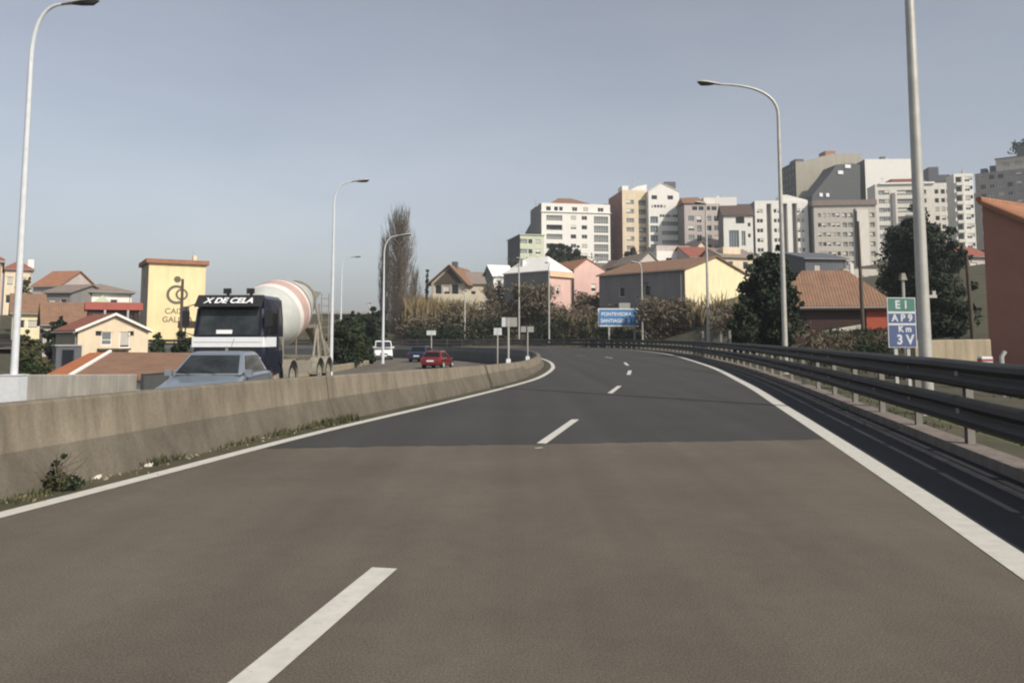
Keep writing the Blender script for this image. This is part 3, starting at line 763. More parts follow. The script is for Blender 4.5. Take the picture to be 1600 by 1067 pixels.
def A3f(W, H):
    o = [(W*.10, W*.28, H-2.6, H-1.3, 'dark'), (W*.62, W*.80, H-2.6, H-1.3, 'dark')]
    o += [(W*(.08+.1*k), W*(.08+.1*k)+.75, H-5.3, H-4.4, 'dark') for k in range(5)]
    o += [(W*(.36+.085*k), W*(.36+.085*k)+.7, H-8.4, H-7.5, 'dark') for k in range(7)]
    for i in range(5):
        z1 = H-8.2-i*3
        o += [(W*.05, W*.30, z1-2.2, z1, 'blue', .4)]
        if i: o += [(W*.42, W*.95, z1-1.2+1.2, z1+1.4, 'beige', .25)]
    return o
t = house('apartment_block', 'white gabled block topped by a small peak, blue glazed bays on its left', 'building', 1013, 1061, 299, 254, 4, 14, 16, 'white', 'gable_y', rh=2.7, tile='white', ridge=.42, front=A3f, group=HB, oh=.2)
W_, H_, D_ = dims(t); sub(t, 'penthouse', W_*.60, W_*.95, 2, 8, H_+1.0, H_+3.6, 'slate')
t = house('apartment_block', 'mauve-grey block with a brown roof and dark top windows', 'building', 1069, 1125, 318, 246, 2, 9, 16, 'mauve', 'flat',
          front=lambda W, H: [(W*(.22+.18*k), W*(.22+.18*k)+1.6, H-2.1, H-.9, 'dark') for k in range(4)]+[(W*(.10+.24*k), W*(.10+.24*k)+(1.9, 1.5, 1.9, 1.6)[k], H-5.6-3*i-(.4 if k == 1 else 0), H-3.9-3*i, ('blue', 'dark', 'gallery', 'plain')[(k+i) % 4]) for k in range(4) for i in range(5)], side='grey', group=HB)
W_, H_, D_ = dims(t)
r = MB(); r.poly([(-.5, -.5, H_), (W_*.62, -.5, H_), (W_*.5, 5, H_+2.9), (0, 5, H_+2.6)], 'tile_brown').poly([(W_*.62, -.5, H_), (W_*.62, 10, H_), (W_*.5, 5, H_+2.9)], 'tile_brown').poly([(-.5, 10, H_), (-.5, -.5, H_), (0, 5, H_+2.6)], 'tile_brown').poly([(W_*.62, 10, H_), (-.5, 10, H_), (0, 5, H_+2.6), (W_*.5, 5, H_+2.9)], 'tile_brown').build('roof', t)
sub(t, 'penthouse', W_*.62, W_*.94, 3, 9, H_, H_+2.4, 'offwhite')
house('apartment_block', 'plain white block set back behind the mauve-grey block', 'building', 1112, 1151, 309, 285, -8, 12, 30, 'white', 'flat', group=HB, front=grid([(.7, 1.0, 'plain')], 2, 5))
t = house('terraced_house', 'white house with steep dark roof and a loggia between the blocks', 'house', 1130, 1176, 336, 232, -6, 10, 16, 'white', 'gable_x', rh=3.4, tile='tile_dark', oh=.5, front=lambda W, H: [(W*.42, W*.72, H-2.6, H-.5, 'balcony', 1.2), (W*.18, W*.52, H-9.6, H-4.6, 'blue', .3), (W*.6, W*.74, H-9.2, H-4.8, 'gallery', .3), (W*.82, W*.92, H-3.6, H-2.4, 'plain'), (W*.82, W*.92, H-6.8, H-5.6, 'plain')], side='grey', group=HB)
def A7f(W, H):
    o = []
    for x in (.22, .52, .70): o.append((W*x, W*x+1.5, .2, H-.9, None, 1.6))
    for i in range(6):
        for x in (.06, .12, .38, .45, .82, .9): o.append((W*x-.45, W*x+.45, H-2.6-3*i-1.2, H-2.6-3*i, 'plain' if x < .6 else 'shut'))
    return o
t = house('apartment_block', 'white block with tall vertical recesses and stepped bays', 'building', 1179, 1262, 314, 242, -4, 8, 16, 'white', 'flat', front=A7f, side='grey', parapet=.5, group=HB)
W_, H_, D_ = dims(t)
for x in (.22, .52, .70): sub(t, 'recess', W_*x, W_*x+1.5, 1.6, 1.65, .2, H_-.9, 'grey')
MB().prism([(W_*.45, .3, H_), (W_*.98, .3, H_), (W_*.98, .3, H_+.2), (W_*.62, .3, H_+1.8), (W_*.5, .3, H_+1.8)], (0, 5, 0), 'white').build('attic', t)
def A8f(W, H):
    o = []
    for i in range(7):
        z1 = H-2.3-2.9*i
        o += [(W*(.06+.075*k), W*(.06+.075*k)+1.05, z1-1.3, z1, 'shut' if (k+i) % 3 else 'gallery') for k in range(5)]
        o += [(W*(.46+.09*k), W*(.46+.09*k)+1.3, z1-1.5, z1, 'beige', .3) for k in range(2)]
        o += [(W*.71, W*.71+1.0, z1-1.2, z1, 'plain'), (W*.78, W*.78+1.0, z1-1.2, z1, 'dark'), (W*.90, W*.90+1.4, z1-1.5, z1, 'beige', .4)]
    return o
t = house('apartment_block', 'wide pale grey block with a brownish roof edge, behind the brown hangar roof', 'building', 1271, 1368, 322, 238, -6, 8, 16, 'greybeige', 'flat', front=A8f, side='grey', group=HB)
W_, H_, D_ = dims(t); sub(t, 'roof', -.4, W_+.3, -.5, D_, H_+.01, H_+1.6, 'tile_grey'); sub(t, 'bay', W_*.685, W_*.86, -.9, -.002, 0, H_-1.6, 'offwhite'); sub(t, 'downpipe', W_*.655, W_*.672, -.3, -.003, 0, H_-1, 'darkgrey')
# tall party-wall slab behind, top rising in steps
a_ = R(4); zt = zof(252, 330); x0 = xof(1243, zt, 330)
t = thing('apartment_tower', 'tall drab beige slab with blank windowless end wall above the white bays', 'tower block', (x0, 330, 40), a_, HB)
hh = zt-40; Wt = 29
MB().prism([(0, 0, 0), (Wt, 0, 0), (Wt, 0, hh+3.6), (16, 0, hh+3.4), (3, 0, hh), (0, 0, hh)], (0, 14, 0), 'drab').build('wall', t)
b = MB(); holed(b, 0, 14, 0, hh-.2, [(1+3.2*i, 2.6+3.2*i, hh-2.9-3*k, hh-1.5-3*k, 0) for i in range(4) for k in range(6)], 'darkgrey', lambda x, z, r: (-.25+r, 14-x, z), .2)
b.build('gallery_wall', t)  # dark colour paints the shade on the tower's left side
sub(t, 'lift_house', 14.5, 19, 3, 9, hh+3.5, hh+5.4, 'brownwall'); sub(t, 'parapet', 0, 3.5, -.1, 6, hh+.0, hh+.9, 'slate')
# white tower and the grey-green service volumes beside it
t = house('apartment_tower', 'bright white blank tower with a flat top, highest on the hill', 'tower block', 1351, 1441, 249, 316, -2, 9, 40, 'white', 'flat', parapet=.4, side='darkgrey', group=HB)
W_, H_, D_ = dims(t); sub(t, 'chimney', W_*.36, W_*.36+2.0, 4, 6, H_-.4, H_+1.9, 'slate'); sub(t, 'plant_room', W_*.9, W_*1.05, 5, 12, H_-.4, H_+.3, 'galv')
t = thing('service_wing', 'dark grey-green stepped building against the left of the white tower', 'building', (xof(1263, zof(312, 312), 312), 312, 42), R(8))
hz = lambda v: zof(v, 312)-42
xx = lambda u, v: xof(u, zof(v, 312), 312)-xof(1263, zof(312, 312), 312)
MB().prism([(xx(1263, 315), 0, 0), (xx(1350, 315), 0, 0), (xx(1350, 255), 0, hz(255)), (xx(1337, 253), 0, hz(253)), (xx(1310, 256), 0, hz(256)), (xx(1300, 270), 0, hz(270)), (xx(1288, 284), 0, hz(284)), (xx(1270, 305), 0, hz(305))], (0, 10, 0), 'darkgrey').build('wall', t)
for u, v, s in ((1312, 268, 2.2), (1324, 258, 2.4), (1281, 304, 1.3), (1292, 304, 1.3)): sub(t, 'roof_light', xx(u, v), xx(u, v)+s, -.4, -.002, hz(v)-.8, hz(v)+.6, 'signwhite')
def A11f(W, H):
    o = []
    for i in range(6):
        z1 = H-2.2-3*i
        o += [(W*.04, W*.04+2.0, z1-1.6, z1, 'gallery', .3), (W*.12, W*.12+1.6, z1-1.5, z1, 'blue' if i > 1 else 'shut'), (W*.28, W*.50, z1-1.7, z1, 'beige', .5), (W*.56, W*.56+2.4, z1-1.5, z1, 'beige', .4)]
        o += [(W*.76, W*.76+1.3, z1-1.5, z1, 'dark'), (W*.84, W*.84+1.3, z1-1.5, z1, 'dark'), (W*.91, W*.91+1.3, z1-1.5, z1, 'dark')]
    return o
t = house('apartment_block', 'beige block with a pale cornice and paired dark windows, above the big round tree', 'building', 1367, 1489, 288, 268, -6, 8, 22, 'offwhite', 'flat', front=A11f, side='offwhite', group=HB)
W_, H_, D_ = dims(t); sub(t, 'cornice', W_*.05, W_*.76, -.6, -.002, H_-.2, H_+.4, 'white'); sub(t, 'penthouse', W_*.25, W_*.62, 3, 10, H_, H_+2.2, 'tile_red'); sub(t, 'stair_tower', W_*.205, W_*.25, -.5, -.002, 0, H_-3.2, 'grey')
t = house('penthouse_block', 'dark slate rooftop volumes standing behind the beige block', 'building', 1453, 1488, 283, 292, -10, 12, 30, 'darkgrey', 'flat', group=HB)
W_, H_, D_ = dims(t); sub(t, 'penthouse', .0, W_*.45, 1, 9, H_, H_+5.4, 'slate'); sub(t, 'upper_room', W_*.46, W_, 2, 9, H_, H_+2.6, 'slate'); 
def A13f(W, H):
    o = []
    for i in range(9):
        z1 = H-.9-3.05*i
        o += [(W*.08, W*.42, z1-1.9, z1, 'balcony', 1.4), (W*.55, W*.55+1.5, z1-1.7, z1, 'shut'), (W*.82, W*.82+.8, z1-1.2, z1, 'plain')]
    return o
t = house('apartment_tower', 'slender white tower with a column of dark open balconies', 'tower block', 1490, 1520, 272, 252, -8, 6, 18, 'white', 'flat', front=A13f, side='offwhite', group=HB, parapet=.5)
W_, H_, D_ = dims(t)
for i in range(9): sub(t, 'balcony', W_*.06, W_*.44, -.9, -.003, H_-3.85-3.05*i, H_-2.9-3.05*i, 'offwhite')
# big shaded block stepping up the hill at the far right
def A15f(W, H):
    return [(W*(.05+.085*k), W*(.05+.085*k)+1.5, H-2.4-3*i, H-1.0-3*i, 'dark' if (k+i) % 3 else 'gallery') for k in range(11) for i in range(7)]
t = house('apartment_block', 'large grey shaded block stepping up the hill at the right edge of the picture', 'building', 1523, 1660, 272, 262, -40, 14, 30, 'grey', 'flat', front=A15f, side='darkgrey', parapet=.5, width=30, group=HB)
W_, H_, D_ = dims(t)
b = MB(); holed(b, W_*.20, W_, H_+.02, H_+4.2, [(W_*(.26+.12*k), W_*(.26+.12*k)+2.0, H_+1.4, H_+2.8, 'gallery', .25) for k in range(6)], 'greybeige', lambda x, z, r: (x, 1.2+r, z), .25)
b.box(W_*.20, W_, 1.5, 9, H_+.02, H_+4.2, 'greybeige'); b.build('upper_storey', t)
sub(t, 'roof', W_*.19, W_+.3, 1.0, 9.3, H_+4.21, H_+4.5, 'slate')
for x0, x1, h in ((.04, .10, 2.0), (.13, .19, 2.6), (.40, .56, 3.4), (.60, .95, 5.0)): sub(t, 'roof_room', W_*x0, W_*x1, 3, 7, H_+(4.51 if x0 > .19 else -.4), H_+(4.51 if x0 > .19 else 0)+h, 'slate' if x0 < .5 else 'mauve')
house('terraced_house', 'small red-roofed house squeezed between the big tree and the brown-red house', 'house', 1508, 1545, 400, 120, 10, 7, 4, 'mauve', 'gable_x', rh=1.6, tile='tile_red', front=grid([(.35, 1.0, 'plain')], 2, 1.0))

for t in [o for o in bpy.data.objects if o.get('group') == HB and o.get('_w')]:
    W_, H_, D_ = dims(t)
    for k in range(rnd.choice((1, 2))):
        x, y = rnd.uniform(.15, .85)*W_, D_*.6; h = rnd.uniform(1.6, 3.2)
        b = MB(); b.tube([(x, y, H_-.6), (x, y, H_+h)], .05, 'galv', 5)
        for q in range(3): b.tube([(x-.6, y, H_+h-.25*q), (x+.6, y, H_+h-.25*q)], .03, 'galv', 4)
        b.build('antenna', t)
    x = rnd.uniform(.2, .8)*W_; sub(t, 'chimney', x, x+.8, D_*.4, D_*.4+.8, H_-.5, H_+rnd.uniform(1.0, 1.7), rnd.choice(('offwhite', 'mauve', 'tanwall')))
# ---- houses at the foot of the hill
VH = 'houses at the foot of the hill'
house('village_house', 'small white house with a pale roof at the left end of the slope', 'house', 771, 802, 431, 175, 18, 8, 10, 'white', 'gable_x', rh=2.6, tile='white', side='grey', group=VH, front=grid([(.3, .9, 'plain'), (.7, .9, 'plain')], 2, 1.0))
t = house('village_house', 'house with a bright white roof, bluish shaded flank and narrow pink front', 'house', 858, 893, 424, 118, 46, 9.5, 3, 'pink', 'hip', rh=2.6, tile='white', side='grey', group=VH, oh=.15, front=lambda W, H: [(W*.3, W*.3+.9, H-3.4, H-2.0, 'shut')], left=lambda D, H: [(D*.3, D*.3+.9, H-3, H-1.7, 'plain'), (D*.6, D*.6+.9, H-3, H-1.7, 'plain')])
W_, H_, D_ = dims(t); sub(t, 'cornice', -.2, W_+.2, -.35, -.002, H_-.75, H_-.02, 'peach'); sub(t, 'chimney', 1.0, 1.6, D_-3.2, D_-2.5, H_+.2, H_+2.2, 'white')
house('village_house', 'pink gabled house with an orange tile roof below the white block', 'house', 897, 945, 421, 126, 26, 10, 4, 'pink', 'gable_y', rh=1.7, tile='tile_orange', oh=.12, ridge=.42, group=VH, side='pink', front=lambda W, H: [(W*.55, W*.55+.9, H-3.4, H-2.2, 'shut')])
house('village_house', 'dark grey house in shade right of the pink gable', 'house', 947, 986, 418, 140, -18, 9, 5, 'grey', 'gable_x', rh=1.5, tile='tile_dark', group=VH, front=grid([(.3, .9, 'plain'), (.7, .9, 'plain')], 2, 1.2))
house('village_house', 'narrow white strip of house beside the dark grey house', 'house', 984, 996, 416, 134, 20, 6, 5, 'white', 'flat', group=VH, parapet=.2, front=lambda W, H: [(W*.3, W*.3+.5, H-2.2, H-1.2, 'plain')])
house('village_house', 'pale stone gable with a tiled roof left of the yellow house', 'house', 998, 1030, 410, 128, 20, 9, 5, 'greybeige', 'gable_y', rh=1.6, tile='tile_grey', group=VH, front=lambda W, H: [(W*.6, W*.6+.8, H-2.4, H-1.2, 'plain')], oh=.2)
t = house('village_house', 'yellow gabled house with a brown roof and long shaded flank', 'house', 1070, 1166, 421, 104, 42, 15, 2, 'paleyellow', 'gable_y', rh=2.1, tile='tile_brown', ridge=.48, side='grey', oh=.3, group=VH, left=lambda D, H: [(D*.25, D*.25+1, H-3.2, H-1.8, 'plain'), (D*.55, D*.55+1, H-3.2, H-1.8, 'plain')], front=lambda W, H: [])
t = house('village_house', 'white flat-topped house with one small dark window behind the yellow house', 'house', 1026, 1086, 392, 150, 12, 9, 6, 'white', 'flat', parapet=.6, group=VH, front=lambda W, H: [(W*.24, W*.24+1.2, H-2.4, H-1.3, 'dark')])
W_, H_, D_ = dims(t); sub(t, 'upper_room', W_*.1, W_*.98, 2, 7, H_-.6, H_+1.3, 'mauve')
house('village_house', 'red-brown roofed house behind the ridge of the yellow house', 'house', 1078, 1132, 401, 146, 14, 9, 6, 'mauve', 'gable_x', rh=2.2, tile='tile_red', group=VH, front=grid([(.5, 1, 'plain')], 1, .8))
house('village_house', 'little cream gabled attic above the red-brown roof', 'house', 1091, 1103, 384, 158, 14, 6, 8, 'cream', 'gable_y', rh=.9, tile='tile_grey', group=VH, front=lambda W, H: [(W*.35, W*.35+.6, H-1.4, H-.6, 'plain')])
t = house('village_house', 'cream house with a tan roof above the right end of the yellow gable', 'house', 1128, 1180, 401, 140, 16, 9, 6, 'cream', 'gable_x', rh=1.8, tile='tile_grey', group=VH, front=grid([(.25, 1, 'plain'), (.7, 1, 'plain')], 1, .8)); sub(t, 'attic', 1, 4.5, 1.2, 3, dims(t)[1]+.0, dims(t)[1]+1.9, 'cream')
house('village_house', 'blue-grey flat roof behind the brown hangar roof', 'house', 1258, 1322, 404, 120, 8, 14, 4, 'slate', 'gable_x', rh=1.5, tile='slate', group=VH, front=grid([(.3, 1, 'plain')], 1, .9))
house('village_house', 'low tan house at the right above the hangar roof', 'house', 1318, 1372, 420, 118, 8, 9, 4, 'greybeige', 'flat', group=VH, parapet=.3, front=grid([(.2, .9, 'plain'), (.5, .9, 'plain'), (.8, .9, 'plain')], 2, 1.0))
# brown-roofed hangar behind the guardrail
t = house('workshop', 'workshop with a big brown tile roof behind the guardrail, red wall at its right end', 'building', 1212, 1392, 482, 66, -10, 5.4, -1, 'darkbrown', 'hip', rh=3.3, tile='tile_brown', oh=.5, front=lambda W, H: [(W*.25, W*.76, .6, 1.9, 'gallery', .15)])
W_, H_, D_ = dims(t); sub(t, 'end_wall', W_*.785, W_-.05, -.12, -.002, .9, H_-.02, 'redwall'); sub(t, 'wall_cabinet', W_*.84, W_*.91, -.5, -.13, .75, 1.65, 'white'); sub(t, 'eaves_board', -.5, W_+.5, -.53, -.502, H_-.14, H_+.02, 'brownwall')
sub(t, 'chimney', W_*.74, W_*.77, 2.8, 3.2, H_+2.6, H_+3.9, 'white')
c0, c1 = P(1287, 519, 58), P(1347, 509, 64)
wall_run('ramp_wall', 'low pale sloping ramp wall in front of the workshop', [c0.lerp(c1, k/6) for k in range(7)], lambda p: interp([(58, zof(517, 58)), (64, zof(507, 64))], p.y), lambda p: interp([(58, zof(521.5, 58)), (64, zof(514, 64))], p.y), .3, 'pale_concrete')
# garden wall and the brown-red house at the right edge
c0, c1 = P(1424, 532, 25), P(1542, 530, 27)
wall_run('garden_wall', 'tan block garden wall below the big round tree at the right', [c0.lerp(c1, k/6) for k in range(7)], lambda p: interp([(25, c0.z), (27, c1.z)], p.y), lambda p: -2, .25, 'tanwall')
def right_house():
    z_r, Yb = zof(317, 33), 33.0; x0 = xof(1534, z_r, Yb)
    t = thing('village_house', 'large brown-red house wall with a clay tile roof cut off by the right edge', 'house', (x0, Yb, -1.5), 0)
    d = Vector((.50, -.866, 0)); e = Vector((.866, .50, 0)); H = z_r+1.5; Lw, Dp, dr = 9.0, 9.0, 5.2
    A0, A1_ = Vector((0, 0, 0)), d*Lw
    up = Vector((0, 0, 1))
    b = MB(); b.poly([A0, A1_, A1_+up*(H-dr), A0+up*H], 'brownwall'); b.poly([A1_, A1_+e*Dp, A1_+e*Dp+up*(H-dr), A1_+up*(H-dr)], 'brownwall')
    b.poly([A0+e*Dp, A0, A0+up*H, A0+e*Dp+up*H], 'brownwall'); b.poly([A1_+e*Dp, A0+e*Dp, A0+e*Dp+up*H, A1_+e*Dp+up*(H-dr)], 'brownwall')
    b.build('wall', t)
    n = e.cross(d).normalized(); sl = (d*Lw-up*dr); o1 = -e*.22
    q = [A0+up*(H+.2)+o1, A0+e*Dp+up*(H+.2), A0+e*Dp+up*(H+.2)+sl*1.06, A0+up*(H+.2)+o1+sl*1.06]
    # roof slab built in its own frame so the tile rows run down the slope
    ro = bpy.data.objects.new('tmp', None)
    xa, ya = e.normalized(), -sl.normalized(); za = xa.cross(ya).normalized()
    mtx = Matrix((xa, ya, za)).transposed().to_4x4(); mtx.translation = A0+up*(H+.05)+o1
    b = MB(); Ls = sl.length*1.06; k = int((Dp+.3)/.25)
    # rounded clay tile rows
    for i in range(k):
        cx = .13+.25*i; ring0 = [(cx+.13*math.cos(s), 0, .03+.075*math.sin(s)) for s in [math.pi*j/6 for j in range(7)]]
        b.loft([ring0, [(x, -Ls, z) for x, _, z in ring0]], 'tile_orange', caps=False, closed=False)
    b.box(0, k*.25+.05, -Ls, 0, -.12, .035, 'tile_orange')
    r = b.build('roof', t, smooth=60); r.matrix_local = mtx
    b = MB(); b.tube([A0+up*(H+.12)+o1, A0+up*(H+.12)+e*Dp], .13, 'tile_orange', 8); b.build('ridge_tile', t, smooth=50)
    return t
right_house()

# ---- the town left of the road
LH = 'houses in the valley left of the road'
t = house('town_house', 'peach house cut off by the left edge of the picture', 'house', -120, 4.5, 405, 40, 33, 8, -7, 'peach', 'hip', rh=1.2, tile='tile_red', oh=.1, group=LH, front=lambda W, H: [(W*.5, W*.5+1, H-3, H-1.6, 'shut')])
t = house('town_house', 'cream house under a red tile roof with a white chimney, top left of the valley', 'house', 8, 50, 421, 132, 34, 9, -2, 'cream', 'hip', rh=1.7, tile='tile_red', oh=.4, group=LH, front=grid([(.2, 1, 'plain'), (.7, 1, 'plain')], 2, 1.2)); W_, H_, D_ = dims(t); sub(t, 'chimney', W_*.84, W_*.84+.9, .6, 1.4, H_-.3, H_+1.9, 'white')
house('town_house', 'house under a sloping orange roof right of the white chimney', 'house', 52, 92, 447, 120, -12, 8, -2, 'mauve', 'gable_x', rh=2.4, tile='tile_orange', oh=.3, group=LH, front=grid([(.5, 1, 'plain')], 1, 1.0))
house('town_house', 'yellow house with an orange-brown roof, two small windows, behind the left lamp post', 'house', 20, 69, 488, 96, 33, 8, -5, 'paleyellow', 'gable_x', rh=2.3, tile='tile_brown', oh=.35, group=LH, front=lambda W, H: [(W*.12, W*.12+.9, H-1.9, H-.9, 'plain'), (W*.48, W*.48+1.1, H-1.9, H-.9, 'plain')])
t = house('town_house', 'long house with a grey hip roof, white upper wall and green gabled dormer', 'house', 112, 206, 456, 116, 31, 9, -4, 'white', 'hip', rh=1.5, tile='tile_grey', oh=.6, side='grey', group=LH, front=grid([(.12, 1, 'plain'), (.7, 1, 'plain')], 2, 1.0)); W_, H_, D_ = dims(t)
MB().prism([(W_*.34, -1.0, H_-2.2), (W_*.66, -1.0, H_-2.2), (W_*.66, -1.0, H_-1.6), (W_*.5, -1.0, H_-.4), (W_*.34, -1.0, H_-1.6)], (0, .9, 0), 'greenwhite').build('dormer', t)
house('town_house', 'shaded grey house joined to the left of the grey hip-roofed house', 'house', 70, 112, 457, 114, -10, 8, -4, 'grey', 'gable_x', rh=1.2, tile='tile_grey', oh=.3, group=LH, front=grid([(.3, 1, 'plain'), (.7, 1, 'plain')], 2, 1.0))
house('town_house', 'house with a weathered brown roof below the grey hip-roofed house', 'house', 68, 146, 506, 84, 33, 8, -5, 'mauve', 'gable_x', rh=2.3, tile='tile_brown', oh=.3, group=LH, front=grid([(.3, 1, 'plain'), (.7, 1, 'plain')], 1, .9))
t = house('porch_house', 'dark porch under a flat red sheet roof left of the yellow tower', 'house', 138, 218, 484, 78, 29, 6, -5, 'darkbrown', 'slab', rh=.75, tile='redsheet', oh=.3, group=LH, front=lambda W, H: [(W*.1, W*.42, H-2.2, H-.3, 'dark', .3), (W*.55, W*.9, H-2.2, H-.3, 'dark', .3)]); W_, H_, D_ = dims(t)
for x in (.3, .75): sub(t, 'post', W_*x, W_*x+.18, -.3, -.1, 0, H_, 'galv')
t = house('gabled_house', 'cream gabled house with white verges, two small dark windows and a dark balcony', 'house', 122, 232, 517, 58, 42, 6.5, -5, 'cream', 'gable_y', rh=1.15, tile='tile_red', ridge=.5, side='drab', oh=.25, group=LH, front=lambda W, H: [(W*.24, W*.24+.42, H-.35, H+.0-.001, 'dark', .25), (W*.70, W*.70+.42, H-.35, H-.001, 'dark', .25), (W*.32, W*.32+.75, H-1.05, H-.05, 'gallery', .15), (W*.58, W*.58+.75, H-1.25, H-.05, 'shut', .15)])
W_, H_, D_ = dims(t); sub(t, 'balcony', W_*.27, W_*.72, -.55, -.003, H_-1.42, H_-1.28, 'wood'); sub(t, 'plinth', W_*.15, W_+.03, -.06, -.003, H_-2.2, H_-1.62, 'white')
b = MB(); b.prism([(-.25, -.27, H_-.09), (W_*.5, -.27, H_+1.17), (W_*.5, -.27, H_+1.36), (-.25, -.27, H_+.1)], (0, -.05, 0), 'white'); b.prism([(W_*.5, -.27, H_+1.17), (W_+.25, -.27, H_-.09), (W_+.25, -.27, H_+.1), (W_*.5, -.27, H_+1.36)], (0, -.05, 0), 'white'); b.build('verge', t)
# roof just below the parapet
zr = zof(550, 46); t = thing('low_house', 'low house just behind the parapet, bright orange hip and old brown tile slope', 'house', (xof(172, zr, 46), 46, -6), 0, LH)
A_ = P(172, 550, 46)-t.location; B_ = P(300, 551, 46)-t.location; Cq = P(108, 589, 38.5)-t.location; Dq = P(300, 589, 38.5)-t.location; Eq = P(64, 589, 41)-t.location; Fq = P(140, 551, 47.5)-t.location
b = MB(); b.prism([A_, B_, Dq, Cq], (0, 0, -.16), 'tile_brown'); b.build('roof', t)
b = MB(); b.prism([A_-Vector((.02, 0, 0)), Cq-Vector((.02, 0, 0)), Eq, Fq], (0, 0, -.16), 'tile_bright'); b.build('hip_roof', t)
b = MB(); b.tube([A_+Vector((0, 0, .03)), Cq+Vector((0, 0, .05))], .11, 'white', 8); b.build('ridge_tile', t, smooth=50)
zl = min(Cq.z, Dq.z)-.2
b = MB(); b.box(Eq.x+.6, Dq.x-.3, Cq.y+.4, A_.y-.3, 0, zl, 'offwhite'); b.build('wall', t)
t = house('garden_shed', 'blue-grey sheet metal shed left of the cream gabled house', 'shed', 88, 128, 541, 54, 34, 3, -5, 'slate', 'slab', rh=.06, tile='galv', oh=.08, front=lambda W, H: [(W*.2, W*.2+.8, H-2.1, H-.2, 'dark', .08)])
# yellow tower with painted emblem
t = house('yellow_tower', 'tall yellow building with a painted ring emblem and grey letters', 'building', 233, 322, 411, 100, 31, 8, -3, 'yellow', 'slab', rh=.55, tile='tile_orange', oh=.35, side='drab', left=lambda D, H: [(D*.4, D*.4+1, H-3-3*k, H-1.7-3*k, 'plain') for k in range(3)])
W_, H_, D_ = dims(t); px = W_/89.
def ringm(cx, cz, r0, r1, a0=0, a1=360, n=40):
    b = MB(); L = []
    for k in range(n+1):
        a = R(a0+(a1-a0)*k/n); L.append(a)
    for k in range(n):
        c0, s0, c1, s1 = math.cos(L[k]), math.sin(L[k]), math.cos(L[k+1]), math.sin(L[k+1])
        b.poly([(cx+r0*c0, -.012, cz+r0*s0), (cx+r1*c0, -.012, cz+r1*s0), (cx+r1*c1, -.012, cz+r1*s1), (cx+r0*c1, -.012, cz+r0*s1)], 'logo')
    return b
zz = lambda v: H_-(v-411)*px; xq = lambda u: (u-233)*px
b = ringm(xq(277.5), zz(436.5), .0, 5.5*px)
for (cx, cz, r0, r1, a0, a1) in ((277, 462, 11.5, 16, 60, 300), (285, 461.5, 6.5, 9.8, 0, 360)):
    q = ringm(xq(cx), zz(cz), r0*px, r1*px, a0, a1); k = len(b.v); b.v += q.v; b.f += [tuple(i+k for i in f) for f in q.f]; b.m += q.m
o = b.build('emblem', t)
text('lettering', 'CAIXA', 13*px, 'logo', t, (xq(279), -.014, zz(490)), bold=.01, depth=.004, xs=1.0)
text('lettering', 'GALICIA', 13*px, 'logo', t, (xq(280), -.014, zz(504)), bold=.01, depth=.004, xs=.98)
sub(t, 'chimney', xq(303), xq(309), 1, 1.7, H_+.57, H_+1.3, 'cream'); MB().tube([(xq(305), 2, H_+.57), (xq(305), 2, H_+1.9)], .03, 'galv', 5).tube([(xq(300), 2, H_+1.7), (xq(309), 2, H_+1.8)], .025, 'galv', 5).build('antenna', t)
# house with a brown gable above the reeds
t = house('reed_bank_house', 'house with a brown timber gable and beige side wall above the reeds', 'house', 674, 727, 441, 146, -14, 11, 3, 'beige', 'gable_y', rh=3.0, tile='tile_brown', ridge=.55, oh=.7, front=lambda W, H: [(W*.1, W*.1+1.3, H-2.9, H-.5, 'dark', .3), (W*.6, W*.6+1.3, H-2.9, H-.5, 'dark', .3), (W*.36, W*.36+1.2, H-2.6, H-.7, 'shut')])
W_, H_, D_ = dims(t); MB().prism([(.5, -.1, H_-.3), (W_-.5, -.1, H_-.3), (W_*.55, -.1, H_+2.5)], (0, -.06, 0), 'wood').build('gable_boards', t); sub(t, 'chimney', W_*.5, W_*.64, 2, 3, H_+2.6, H_+3.9, 'slate')
house('reed_bank_annex', 'beige annex with a low brown roof right of the brown gabled house', 'house', 722, 757, 442, 147, 10, 8, 3, 'beige', 'gable_x', rh=2.2, tile='tile_grey', front=grid([(.5, .9, 'plain')], 1, 1.5))
c0, c1 = P(676, 459, 136), P(760, 462, 138)
wall_run('retaining_wall', 'beige retaining wall below the brown gabled house', [c0.lerp(c1, k/5) for k in range(6)], lambda p: c0.z, lambda p: c0.z-4, .4, 'beige')
# flyover far left of centre
t = thing('overpass', 'distant grey road overpass right of the mixer truck', 'bridge', P(518, 500, 178))
q = lambda u, v: P(u, v, 178)-P(518, 500, 178)
sub(t, 'deck', q(505, 0).x, q(590, 0).x, 0, 8, q(0, 493).z, q(0, 488).z, 'lampdark'); sub(t, 'parapet', q(505, 0).x, q(590, 0).x, -.2, -.002, q(0, 490.5).z, q(0, 486.5).z, 'pale_concrete')
for u in (522, 556, 584): sub(t, 'pier', q(u, 0).x, q(u, 0).x+1.2, 1, 7, -12, q(0, 493).z, 'grey')
# concrete post fence behind the guardrail
pf = None; fence = thing('post_fence', 'low concrete post fence behind the guardrail under the yellow house', 'fence')
fp = [P(u, 524, Y) for u, Y in ((1098, 57.5), (1125, 52.5), (1150, 48))]; fp = resample(catmull(fp, .5), 2.6)
for p in fp:
    if pf is None: pf = MB().box(-.07, .07, -.07, .07, -1.4, .3, 'grey').build('post', fence); o = pf
    else: o = pf.copy(); COL.objects.link(o); o.parent = fence
    o.location = p
